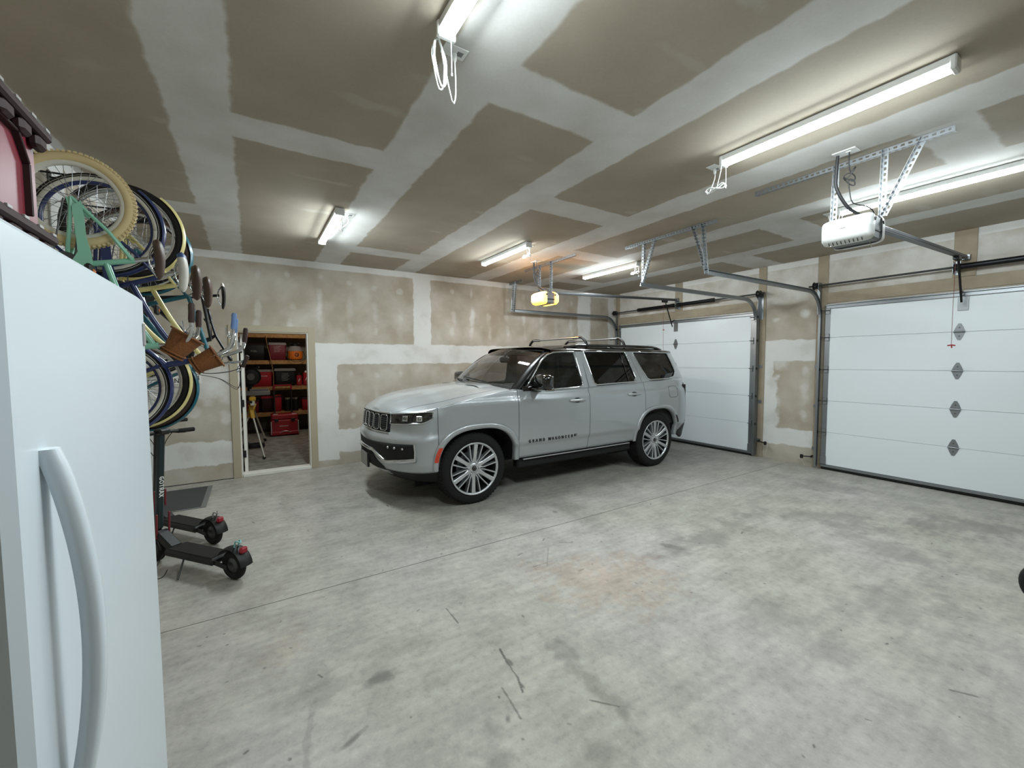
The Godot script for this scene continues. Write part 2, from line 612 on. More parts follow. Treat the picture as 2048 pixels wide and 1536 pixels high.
	# concrete slab in two pours with a saw-cut joint
	var blots := [[-6.59, 4.815, 0.13, 0.045, -0.15, 0.75, 0], [-6.81, 5.105, 0.09, 0.02, -0.4, 0.75, 0], [-4.07, 4.69, 0.05, 0.13, -0.4, 0.6, 0],
		[-4.95, 4.72, 0.6, 0.45, 0.4, 0.8, 1], [-5.72, 5.35, 0.07, 0.36, 0.02, 0.42, 0], [-2.2, 5.1, 0.55, 0.3, 0.9, 0.3, 0], [-3.4, 4.7, 1.1, 0.16, -0.05, 0.3, 0],
		[-1.4, 5.9, 0.7, 0.3, 0.7, 0.3, 0], [-4.42, 3.46, 0.04, 0.06, 0.3, 0.7, 0], [-6.19, 5.37, 0.018, 0.03, 0.5, 0.8, 0], [-6.32, 5.5, 0.1, 0.14, 0.3, 0.4, 0], [-5.96, 5.77, 0.1, 0.12, 0.2, 0.3, 0],
		[-6.25, 2.1, 0.5, 0.06, 0.5, 0.25, 0], [-7.0, 4.3, 0.12, 0.2, 0.2, 0.45, 1], [-5.35, 4.62, 0.05, 0.08, 0.3, 0.6, 1], [-5.6, 3.2, 0.14, 0.18, 0.4, 0.22, 0], [-6.9, 4.75, 0.22, 0.12, 0.3, 0.22, 0],
		[-6.0, 5.07, 0.016, 0.03, 0, 0.9, 0], [-6.03, 5.24, 0.012, 0.04, 0, 0.9, 0], [-4.5, 5.75, 0.2, 0.5, 0.3, 0.16, 0], [-3.6, 6.0, 0.5, 0.3, 0.3, 0.2, 0], [-1.0, 4.6, 0.5, 0.4, 0.1, 0.25, 0], [-0.9, 2.4, 0.6, 0.5, 0, 0.25, 0], [-2.6, 5.7, 0.3, 0.5, 0.2, 0.25, 0]]
	var marks := [[-5.99, 4.96, -6.01, 5.07, 0.006, 0.9], [-6.01, 5.07, -6.02, 5.19, 0.003, 0.8], [-6.02, 5.19, -6.05, 5.28, 0.004, 0.9], [-6.09, 4.44, -6.09, 4.62, 0.004, 0.8], [-5.81, 5.49, -5.72, 5.59, 0.0035, 0.9], [-4.29, 6.39, -4.24, 6.47, 0.006, 0.6], [-4.85, 4.07, -4.75, 4.13, 0.005, 0.5],
		[-6.83, 4.63, -6.92, 4.81, 0.014, 0.2], [-6.92, 4.81, -6.97, 5.0, 0.014, 0.2], [-6.97, 5.0, -6.99, 5.2, 0.014, 0.2], [-6.12, 5.2, -6.14, 5.4, 0.004, 0.6], [-5.0, 4.1, -5.2, 4.35, 0.004, 0.35], [-5.1, 4.3, -5.3, 4.3, 0.003, 0.4]]
	rng.seed = 8
	for i in 260:
		var x := rng.randf_range(-7.6, -1.0)
		var z := rng.randf_range(1.5, 7.0)
		var a := rng.randf_range(0, TAU)
		var l := rng.randf_range(0.002, 0.018) if i % 6 else rng.randf_range(0.02, 0.06)
		marks.append([x, z, x + cos(a) * l, z + sin(a) * l, rng.randf_range(0.003, 0.006), rng.randf_range(0.25, 0.8)])
	for k in blots: k[0] += off
	for k in marks: k[0] += off; k[2] += off
	var cm := skin_mat("concrete", concrete(-LX, ZEND, 190.0, marks, blots), 0.55)
	cm.metallic_specular = 0.4
	var fl := frame("floor")
	var jz := 3.75
	var gap := 0.004
	for s in [[0.0, jz - gap], [jz + gap, ZEND]]:
		g = G.new()
		panel(g, Vector3(LX, 0, s[1]), Vector3(-LX, 0, 0), Vector3(0, 0, s[0] - s[1]), Vector2(0, s[1] / ZEND), Vector2(1, s[0] / ZEND))
		g.box(Vector3(LX / 2, -0.051, (s[0] + s[1]) / 2), Vector3(-LX, 0.1, s[1] - s[0]))
		obj("slab", g, cm, fl)
	g = G.new()
	g.box(Vector3(LX / 2, -0.16, 2.2), Vector3(-LX + 0.3, 0.1, 14.6))
	g.box(Vector3(LX / 2, -0.056, jz), Vector3(-LX, 0.09, 0.02))
	obj("joint_bed", g, M.concrete_dark, fl)
	# boards that carry the door hardware
	var n := 1
	for b in [[0.07, 0.19, 0, H], [1.64, 1.80, 2.57, H], [3.23, 3.35, 0, H], [4.07, 4.20, 0, H], [5.46, 5.65, 2.57, H], [0.19, 3.23, 2.42, 2.57], [4.20, 6.92, 2.42, 2.57], [6.92, 7.05, 0, H]]:
		g = G.new()
		g.box(Vector3(-0.006, (b[2] + b[3]) / 2, (b[0] + b[1]) / 2), Vector3(0.014, b[3] - b[2] - 0.002, b[1] - b[0]), 0.002)
		struct(obj("trim_%d" % n, g, M.board_tan))
		n += 1
	# black strip painted in as the dark gap at the back wall foot
	g = G.new()
	g.box(Vector3((LX - 7.36) / 2, 0.004, 0.003), Vector3(-7.36 - LX, 0.008, 0.006))
	struct(obj("gap_strip_back", g, M.matte_black))


# ---------------------------------------------------------------- lamps
func coil_cord(from: Vector3, to: Vector3, low: float, loops: int, seed_: int) -> Array:
	var rng := RandomNumberGenerator.new()
	rng.seed = seed_
	var c := Vector3((from.x + to.x) / 2 - 0.02, low, (from.z + to.z) / 2)
	var p := [from, from + Vector3(0, -0.05, 0)]
	for k in loops * 8:
		var a := TAU * k / 8.0
		p.append(c + Vector3(0.012 * cos(a * 0.5) + rng.randf_range(-0.006, 0.006), 0.035 * sin(a * 2.0) * 0.5 + rng.randf_range(-0.004, 0.004), 0.075 * sin(a)))
	p.append(to + Vector3(0, -0.06, 0))
	p.append(to)
	return smooth_path(p, 3)


func smooth_path(p: Array, sub: int) -> Array:
	var out := []
	for i in p.size() - 1:
		var a: Vector3 = p[maxi(i - 1, 0)]
		var b: Vector3 = p[i]
		var c: Vector3 = p[i + 1]
		var d: Vector3 = p[mini(i + 2, p.size() - 1)]
		for k in sub:
			out.append(b.cubic_interpolate(c, a, d, float(k) / sub))
	out.append(p[p.size() - 1])
	return out


func build_lights() -> void:
	var spots := [
		[-6.33, 5.10, 1, "white strip light on the ceiling with a bundled cord near the white freezer", "white outlet plate on the ceiling feeding the strip light near the white freezer"],
		[-6.33, 1.31, -1, "strip light on the ceiling near the storage room door", "white outlet plate on the ceiling feeding the strip light near the storage room door"],
		[-4.10, 1.31, -1, "strip light on the ceiling above the parked vehicle's hood", "white outlet plate on the ceiling feeding the strip light above the parked vehicle's hood"],
		[-2.09, 1.31, -1, "strip light on the ceiling over the parked vehicle's roof by the rear garage door", "white outlet plate on the ceiling feeding the strip light over the parked vehicle's roof"],
		[-4.10, 5.05, 1, "strip light on the ceiling with a coiled cord beside the white door opener", "white outlet plate on the ceiling of the strip light hung beside the white opener"],
		[-2.09, 5.06, 1, "strip light on the ceiling behind the white door opener", "white outlet plate on the ceiling feeding the strip light behind the white opener"]]
	var hi := H - 0.002
	for s in spots:
		var t := thing("strip_light", s[3], "ceiling light", Vector3(s[0], hi, s[1] + 0.61), "strip lights on the ceiling")
		var g := G.new()
		g.box(Vector3(0, -0.02, 0), Vector3(0.075, 0.04, 1.2), 0.004)
		obj("housing", g, M.plastic_white, t)
		for e in [-1.0, 1.0]:
			g = G.new()
			g.box(Vector3(0, -0.036, e * 0.597), Vector3(0.088, 0.07, 0.026), 0.006)
			obj("end_cap", g, M.plastic_white, t)
		var rows := []
		for k in 13:
			var a := PI * k / 12.0
			var row := PackedVector3Array()
			for z in [-0.583, 0.0, 0.583]:
				row.append(Vector3(cos(a) * 0.036, -0.042 - sin(a) * 0.03, z))
			rows.append(row)
		g = G.new()
		g.grid(rows)
		obj("lamp_tube", g, M.lamp_tube, t)
		for tilt in [-33.0, 33.0]:
			var al := AreaLight3D.new()
			al.name = "lamp_light"
			al.area_size = Vector2(0.05, 1.14)
			al.area_normalize_energy = true
			al.light_energy = 1.75
			al.light_color = Color(0.94, 0.985, 1.0)
			al.area_range = 20.0
			al.shadow_enabled = true
			al.basis = Basis(Vector3.BACK, deg_to_rad(tilt)) * Basis(Vector3.RIGHT, -PI / 2)
			al.position = Vector3(signf(tilt) * 0.024, -0.08, 0)
			t.add_child(al, true)
		# the cord end faces the outlet: towards the back for the near row, towards the camera for the far row
		var ez: float = -0.6 if s[2] > 0 else 0.6
		var dz: float = -0.1 if s[2] > 0 else 0.0
		g = G.new()
		g.tube([Vector3(0.02, -0.05, ez * 0.985), Vector3(0.022, -0.21, ez * 0.985)], 0.0016, 5)
		g.tube([Vector3(0.022, -0.21, ez * 0.985), Vector3(0.022, -0.222, ez * 0.985)], 0.004, 6)
		obj("pull_chain", g, M.plastic_white, t)
		g = G.new()
		var to := Vector3(0.1, -0.03, ez - 0.13 if s[2] > 0 else ez - 0.15)
		if s[0] < -6 and s[2] > 0:
			# hangs straight down in a long bundled loop
			var c := Vector3(-0.02, -0.16, ez - 0.03)
			var p := [Vector3(-0.03, -0.05, ez)]
			for k in 33:
				var a := TAU * k / 8.0
				p.append(c + Vector3(0.03 * sin(a) * (1.0 + 0.15 * sin(k * 1.7)), 0.1 * cos(a + 0.35) - 0.01 * sin(k * 2.3), 0.012 * sin(a * 0.5)))
			p.append(Vector3(0.06, -0.27, ez - 0.08)); p.append(Vector3(0.1, -0.2, ez - 0.12)); p.append(to)
			g.tube(smooth_path(p, 3), 0.0035, 6)
		else:
			g.tube(coil_cord(Vector3(-0.03, -0.05, ez), to, -0.2 if s[2] > 0 else -0.16, 3, int(s[0] * 10)), 0.0032, 6)
		obj("cord", g, M.plastic_white, t)
		g = G.new()
		g.at(to + Vector3(0, 0.002, 0)).lathe([Vector2(0, -0.022), Vector2(0.009, -0.02), Vector2(0.012, 0.0), Vector2(0.012, 0.014), Vector2(0, 0.014)], 10)
		obj("plug", g, M.plastic_white, t)
		var o := thing("ceiling_outlet", s[4], "outlet", Vector3(s[0] + to.x, H, s[1] + 0.61 + to.z), "outlet plates beside the strip lights")
		g = G.new()
		g.box(Vector3(0, -0.004, 0), Vector3(0.12, 0.006, 0.075), 0.002)
		obj("plate", g, M.plastic_white, o)
		g = G.new()
		g.box(Vector3(0.028, -0.008, 0), Vector3(0.03, 0.003, 0.03), 0.001)
		obj("socket", g, M.grey_plastic, o)


# ---------------------------------------------------------------- garage doors and their hardware
# slotted angle iron from a to b; one flange lies along f
func slotted(g: G, a: Vector3, b: Vector3, f: Vector3, wide := 0.032) -> void:
	var keep := g.T
	var y := (b - a).normalized()
	var x := (f - y * f.dot(y)).normalized()
	var z := x.cross(y)
	var l := a.distance_to(b)
	g.T = keep * Transform3D(Basis(x, y, z), a)
	var n := int(l / 0.038)
	for fl in 2:
		for e in [0.0, 1.0]:
			var o: float = 0.0045 + e * (wide - 0.009)
			if fl == 0: g.box(Vector3(o, l / 2, 0), Vector3(0.009, l, 0.002))
			else: g.box(Vector3(0, l / 2, o), Vector3(0.002, l, 0.009))
		for k in n + 1:
			var t := clampf(k * l / n, 0.009, l - 0.009)
			if fl == 0: g.box(Vector3(wide / 2, t, 0), Vector3(wide - 0.018, 0.018, 0.002))
			else: g.box(Vector3(0, t, wide / 2), Vector3(0.002, 0.018, wide - 0.018))
	g.T = keep


func track_path(x_end: float, z: float) -> Array:
	var p := [Vector3(-0.085, 0.03, z), Vector3(-0.085, 1.2, z)]
	for k in 13:
		var a := PI / 2 * k / 12.0
		p.append(Vector3(-0.085 - 0.36 * (1 - cos(a)), 2.215 + 0.36 * sin(a), z))
	p.append(Vector3(-1.6, 2.575, z))
	p.append(Vector3(x_end, 2.575, z))
	return p


func door_track(label: String, z: float, inward: float, brackets: Array) -> void:
	var t := thing("garage_door_track", label, "door track", Vector3(0, 0, z))
	var g := G.new()
	var prof := [Vector2(-0.026, 0), Vector2(-0.026, 0.03), Vector2(-0.023, 0.03), Vector2(-0.023, 0.003), Vector2(0.023, 0.003), Vector2(0.023, 0.03), Vector2(0.026, 0.03), Vector2(0.026, 0)]
	g.sweep(prof, track_path(-2.88, 0.0), Vector3(0, 0, inward))
	obj("track", g, M.galvanised, t)
	g = G.new()
	g.box(Vector3(-0.03, 1.18, -inward * 0.004), Vector3(0.058, 2.3, 0.003))
	obj("wall_angle", g, M.galvanised, t)
	g = G.new()
	var fp := PackedVector2Array([Vector2(-0.105, 2.30), Vector2(-0.02, 2.26), Vector2(-0.02, 2.72), Vector2(-0.145, 2.72), Vector2(-0.145, 2.63), Vector2(-0.08, 2.58)])
	g.plate(fp, -0.0015, 0.0015, flat)
	g.box(Vector3(-0.018, 2.49, -inward * 0.028), Vector3(0.003, 0.44, 0.055))
	obj("flag_bracket", g, M.galvanised, t)
	for y in [0.28, 0.92, 1.5]:
		g = G.new()
		g.box(Vector3(-0.018, y, -inward * 0.032), Vector3(0.004, 0.05, 0.06))
		g.at(Vector3(-0.022, y, -inward * 0.04), Basis(Vector3.FORWARD, PI / 2)).lathe([Vector2(0.008, -0.002), Vector2(0.008, 0.006), Vector2(0, 0.006)], 6, -1)
		obj("jamb_bracket", g, M.galvanised, t)
	for b in brackets:
		g = G.new()
		slotted(g, Vector3(b[0], 2.55, 0.004 * inward), Vector3(b[1], H - 0.004, b[2]), Vector3(0, 0, inward))
		obj("hanger", g, M.galvanised, t)


func door_hinge(parent: Node3D, y: float, z: float) -> void:
	var h := Node3D.new()
	h.name = "hinge"
	parent.add_child(h, true)
	h.position = Vector3(-0.052, y, z)
	var g := G.new()
	var f := func(a, b, d): return Vector3(-d, b, a)
	g.plate(PackedVector2Array([Vector2(-0.012, 0.098), Vector2(0.012, 0.098), Vector2(0.032, 0.055), Vector2(0.046, 0.012), Vector2(0.046, -0.012), Vector2(0.032, -0.055), Vector2(0.012, -0.098), Vector2(-0.012, -0.098), Vector2(-0.032, -0.055), Vector2(-0.046, -0.012), Vector2(-0.046, 0.012), Vector2(-0.032, 0.055)]), 0.0, 0.004, f)
	obj("hinge_leaf", g, M.galvanised, h)
	g = G.new()
	g.tube([Vector3(-0.012, 0, -0.048), Vector3(-0.012, 0, 0.048)], 0.009, 10)
	obj("hinge_pin", g, M.galvanised, h)
	for s in [0.05, -0.05]:
		g = G.new()
		g.at(Vector3(-0.004, s, 0), Basis(Vector3.BACK, PI / 2)).lathe([Vector2(0.008, 0), Vector2(0.007, 0.005), Vector2(0, 0.005)], 6, -1)
		obj("bolt", g, M.steel_dark, h)


func edge_hinge(parent: Node3D, y: float, z: float, out: float) -> void:
	var h := Node3D.new()
	h.name = "roller_hinge"
	parent.add_child(h, true)
	h.position = Vector3(-0.054, y, z)
	var g := G.new()
	g.box(Vector3(-0.006, 0.0, 0), Vector3(0.012, 0.1, 0.05), 0.003)
	obj("hinge_leaf", g, M.galvanised, h)
	g = G.new()
	g.tube([Vector3(-0.022, 0, -out * 0.035), Vector3(-0.022, 0, out * 0.1)], 0.006, 8)
	obj("roller_stem", g, M.steel_dark, h)
	g = G.new()
	g.tube([Vector3(-0.022, 0, out * 0.075), Vector3(-0.022, 0, out * 0.095)], 0.021, 12)
	obj("roller", g, M.black_plastic, h)


func garage_door(n: int, z0: float, z1: float, hinges: Array, near_hinge := true) -> void:
	var d := frame("door_%d" % n)
	var ys := [0.075, 0.55, 1.01, 1.465, 1.925, 2.40]
	for k in 5:
		var g := G.new()
		g.box(Vector3(-0.03, (ys[k] + ys[k + 1]) / 2, (z0 + z1) / 2), Vector3(0.044, ys[k + 1] - ys[k] - 0.0025, z1 - z0), 0.0025)
		obj("section", g, M.door_white, d)
		for e in [-1.0, 1.0]:
			g = G.new()
			var ze: float = z0 + 0.03 if e < 0 else z1 - 0.03
			g.box(Vector3(-0.0525, (ys[k] + ys[k + 1]) / 2, ze), Vector3(0.003, ys[k + 1] - ys[k] - 0.006, 0.06))
			g.box(Vector3(-0.03, (ys[k] + ys[k + 1]) / 2, ze + e * 0.031), Vector3(0.047, ys[k + 1] - ys[k] - 0.006, 0.003))
			obj("end_stile", g, M.galvanised, d)
	for e in [-1.0, 1.0]:
		var ze: float = z0 + 0.03 if e < 0 else z1 - 0.03
		for k in range(1, 5): edge_hinge(d, ys[k], ze, e)
		edge_hinge(d, 2.31, ze, e)
		var g := G.new()
		g.box(Vector3(-0.06, 0.14, ze), Vector3(0.012, 0.12, 0.07), 0.003)
		obj("bottom_bracket", g, M.galvanised, d)
		g = G.new()
		for q in [[0.2, 0.012], [0.17, -0.012], [0.24, 0.0], [0.12, 0.01], [0.1, -0.01]]:
			g.tube([Vector3(-0.05, q[0], ze + q[1]), Vector3(-0.0605, q[0], ze + q[1])], 0.004, 6)
		obj("rivets", g, M.steel_dark, d)
	for k in range(1, 5):
		for z in hinges: door_hinge(d, ys[k], z)
	var g := G.new()
	g.box(Vector3(-0.075, 2.385, (z0 + z1) / 2), Vector3(0.045, 0.012, z1 - z0 - 0.02), 0.002)
	g.box(Vector3(-0.062, 2.36, (z0 + z1) / 2), Vector3(0.02, 0.05, z1 - z0 - 0.02), 0.004)
	obj("strut", g, M.galvanised, d)
	g = G.new()
	g.box(Vector3(-0.034, 0.055, (z0 + z1) / 2), Vector3(0.05, 0.036, z1 - z0), 0.003)
	obj("bottom_rail", g, M.galvanised, d)
	g = G.new()
	g.box(Vector3(-0.03, 0.02, (z0 + z1) / 2), Vector3(0.05, 0.036, z1 - z0), 0.012)
	obj("bottom_seal", g, M.rubber, d)


func torsion(label: String, z0: float, z1: float, springs: Array, zc: float) -> void:
	var t := thing("torsion_spring_shaft", label, "door spring", Vector3(-0.115, 2.675, zc))
	var g := G.new()
	g.tube([Vector3(0, 0, z0 - zc), Vector3(0, 0, z1 - zc)], 0.0127, 10)
	obj("shaft", g, M.steel_dark, t)
	for s in springs:
		g = G.new()
		var prof := [Vector2(0.012, s[0] - zc)]
		var z: float = s[0] - zc
		var k := 0
		while z < s[1] - zc:
			prof.append(Vector2(0.0335 if k % 2 else 0.030, z))
			z += 0.0055
			k += 1
		prof.append(Vector2(0.012, z))
		g.at(Vector3.ZERO, Basis(Vector3.RIGHT, PI / 2)).lathe(prof, 14)
		obj("spring", g, M.spring_black, t)
		for e in [0, 1]:
			g = G.new()
			g.at(Vector3(0, 0, s[e] - zc), Basis(Vector3.RIGHT, PI / 2)).lathe([Vector2(0.0, -0.03), Vector2(0.037, -0.03), Vector2(0.037, 0.03), Vector2(0, 0.03)], 14, -1)
			obj("spring_cone", g, M.black_metal, t)
	for e in [0, 1]:
		g = G.new()
		var zz: float = (z0 + 0.09 if e == 0 else z1 - 0.09) - zc
		g.at(Vector3(0, 0, zz), Basis(Vector3.RIGHT, PI / 2)).lathe([Vector2(0, -0.028), Vector2(0.055, -0.028), Vector2(0.058, -0.02), Vector2(0.046, -0.014), Vector2(0.046, 0.018), Vector2(0.05, 0.026), Vector2(0, 0.03)], 18, -1)
		obj("cable_drum", g, M.black_metal, t)
	g = G.new()
	g.box(Vector3(0.055, 0.0, 0), Vector3(0.12, 0.14, 0.006), 0.001)
	g.box(Vector3(0.1, 0.0, 0.02), Vector3(0.006, 0.16, 0.05), 0.001)
	obj("centre_bracket", g, M.galvanised, t)


func opener(z: float, lit: bool, label: String) -> void:
	var o := Vector3(-3.24, 2.565, z)
	var t := thing("garage_door_opener", label, "door opener", o)
	var g := G.new()
	g.box(Vector3(0, 0, 0), Vector3(0.2, 0.17, 0.29), 0.012)
	obj("chassis", g, M.grey_plastic, t)
	var cover: Material = M.lamp_warm if lit else M.plastic_white
	for e in [-1.0, 1.0]:
		var rows := []
		for q in [[0.07, 0.155, 0.098, -0.095], [0.09, 0.158, 0.1, -0.098], [0.135, 0.15, 0.085, -0.09], [0.165, 0.135, 0.062, -0.06], [0.178, 0.11, 0.04, -0.035], [0.18, 0.02, 0.005, 0.0]]:
			var row := PackedVector3Array()
			for k in 33:
				var a := TAU * k / 32.0
				var c := cos(a); var s := sin(a)
				var ex := 0.32
				var zz: float = signf(c) * pow(absf(c), ex) * q[1]
				var yy: float = signf(s) * pow(absf(s), ex)
				yy = yy * q[2] if yy > 0 else yy * -q[3]
				row.append(Vector3(e * q[0], yy, zz))
			rows.append(row)
		g = G.new()
		g.grid(rows, e > 0)
		var cv := obj("lens_lamp" if lit else "lens_cover", g, cover, t)
		if lit:
			var ol := OmniLight3D.new()
			ol.name = "opener_light"
			ol.position = Vector3(e * 0.12, 0, 0)
			ol.light_energy = 0.22
			ol.light_size = 0.03
			ol.light_color = Color(1.0, 0.66, 0.3)
			ol.omni_range = 12.0
			ol.omni_attenuation = 2.0
			ol.shadow_enabled = true
			t.add_child(ol)
		elif e < 0:
			for k in 9:
				g = G.new()
				g.bar(Vector3(-0.12 - 0.004 * 0, -0.0965, -0.1 + k * 0.025), Vector3(-0.148, -0.083, -0.096 + k * 0.025), 0.008, 0.003, Vector3.FORWARD)
				obj("vent_slot", g, M.matte_black, cv)
		for s in [-1.0, 1.0]:
			g = G.new()
			g.at(Vector3(e * 0.082, 0.045, s * 0.158), Basis(Vector3.RIGHT, PI / 2)).lathe([Vector2(0, -0.004), Vector2(0.013, -0.004), Vector2(0.013, 0.004), Vector2(0, 0.004)], 10, -1)
			obj("latch", g, M.black_plastic, cv)
	g = G.new()
	g.box(Vector3(0, -0.02, 0.147), Vector3(0.15, 0.012, 0.004))
	obj("label_strip", g, M.black_plastic, t)
	if not lit:
		g = G.new()
		g.at(Vector3(-0.1, -0.09, -0.1)).lathe([Vector2(0, -0.006), Vector2(0.006, -0.004), Vector2(0.007, 0.006)], 8)
		obj("indicator_led", g, M.led_dot, t)
	g = G.new()
	g.tube([Vector3(0.02, -0.085, 0.1), Vector3(0.022, -0.115, 0.104), Vector3(0.03, -0.13, 0.11)], 0.0025, 5)
	obj("antenna_wire", g, M.tyre_white, t)
	# slotted angle frame up to the ceiling
	var top := H - o.y
	g = G.new()
	var z0: float = -0.73 if not lit else -0.55
	slotted(g, Vector3(0, top - 0.036, z0), Vector3(0, top - 0.036, z0 + 1.25), Vector3.UP)
	obj("ceiling_angle", g, M.galvanised, t)
	for q in [[-0.13, -0.14], [0.16, 0.155]]:
		g = G.new()
		slotted(g, Vector3(0.004, 0.07, q[1]), Vector3(0.004, top - 0.01, q[0]), Vector3(0, 0, 1))
		obj("hanger", g, M.galvanised, t)
	g = G.new()
	if lit: slotted(g, Vector3(0.01, 0.08, -0.1), Vector3(0.01, top - 0.01, -0.3), Vector3(0, 0, 1))
	else: slotted(g, Vector3(0.01, 0.08, 0.165), Vector3(0.01, top - 0.01, 0.36), Vector3(0, 0, 1))
	obj("brace", g, M.galvanised, t)
	# cords
	g = G.new()
	g.tube(smooth_path([Vector3(-0.17, top - 0.01, -0.05), Vector3(-0.17, 0.4, -0.055), Vector3(-0.165, 0.3, -0.05), Vector3(-0.12, 0.17, -0.0), Vector3(-0.06, 0.11, 0.05), Vector3(0.0, 0.085, 0.07)], 5), 0.011, 8)
	obj("conduit", g, M.cord_black, t)
	g = G.new()
	var p := [Vector3(-0.17, top - 0.01, 0.02), Vector3(-0.17, 0.46, 0.02)]
	for k in 16:
		var a := TAU * k / 6.0
		p.append(Vector3(-0.165 + 0.012 * cos(a), 0.40 - k * 0.006 + 0.03 * sin(a * 1.3), 0.025 + 0.035 * sin(a)))
	p.append_array([Vector3(-0.165, 0.25, 0.03), Vector3(-0.16, 0.17, 0.05), Vector3(-0.1, 0.14, 0.11), Vector3(-0.03, 0.11, 0.13), Vector3(-0.01, 0.08, 0.12)])
	g.tube(smooth_path(p, 3), 0.0038, 6)
	obj("power_cord", g, M.cord_black, t)
	# rail, trolley, arm
	var r1 := Vector3(-0.1, 2.785, z) - o
	g = G.new()
	g.bar(Vector3(0.05, 0.105, 0), r1, 0.03, 0.045, Vector3.BACK, 0.004)
	g.bar(Vector3(0.05, 0.083, 0), r1 + Vector3(0, -0.022, 0), 0.05, 0.006, Vector3.UP)
	obj("rail", g, M.steel_dark, t)
	g = G.new()
	g.box(r1 + Vector3(0.07, 0, 0), Vector3(0.06, 0.06, 0.07), 0.003)
	obj("header_bracket", g, M.galvanised, t)
	var tr := Vector3(-0.4, 2.73, z) - o
	g = G.new()
	g.box(tr, Vector3(0.13, 0.045, 0.05), 0.006)
	obj("trolley", g, M.black_metal, t)
	g = G.new()
	g.tube(smooth_path([tr + Vector3(0.02, -0.03, 0.006), tr + Vector3(0.1, -0.2, 0.006), tr + Vector3(0.23, -0.47, 0.006)], 4), 0.011, 6)
	g.bar(tr + Vector3(0.19, -0.39, 0.006), tr + Vector3(0.3, -0.34, 0.0), 0.022, 0.006, Vector3.BACK)
	obj("door_arm", g, M.black_metal, t)
	g = G.new()
	g.box(Vector3(-0.057, 2.27, z) - o, Vector3(0.006, 0.2, 0.09), 0.002)
	g.box(Vector3(-0.08, 2.36, z) - o, Vector3(0.05, 0.03, 0.03), 0.003)
	obj("door_bracket", g, M.galvanised, t)
	g = G.new()
	var low := 1.77 if not lit else 1.75
	g.tube([tr + Vector3(-0.02, -0.02, -0.01), Vector3(-0.415, low + 0.3, z - 0.012) - o, Vector3(-0.41, low, z - 0.01) - o], 0.0022, 5)
	obj("release_cord", g, M.scooter_red, t)
	g = G.new()
	var hp := Vector3(-0.41, low if not lit else 2.19, z - 0.01) - o
	if lit: g.at(hp).lathe([Vector2(0, -0.008), Vector2(0.016, -0.008), Vector2(0.016, 0.008), Vector2(0, 0.008)], 10, -1)
	else:
		g.tube([hp + Vector3(-0.01, -0.012, -0.03), hp + Vector3(0, -0.006, 0), hp + Vector3(0.01, -0.012, 0.03)], 0.008, 6)
		g.tube([hp, hp + Vector3(0, -0.04, 0.004)], 0.006, 6)
	obj("release_handle", g, M.red_plastic, t)
	var ou := thing("ceiling_outlet", "white outlet plate on the ceiling feeding the %s door opener" % ("glowing" if lit else "white"), "outlet", Vector3(-3.41, H, z), "outlet plates above the door openers")
	g = G.new()
	g.box(Vector3(0, -0.004, 0), Vector3(0.1, 0.006, 0.14), 0.002)
	obj("plate", g, M.plastic_white, ou)
	g = G.new()
	g.box(Vector3(0, -0.009, 0.02), Vector3(0.035, 0.004, 0.03), 0.001)
	obj("socket", g, M.plastic_white, ou)


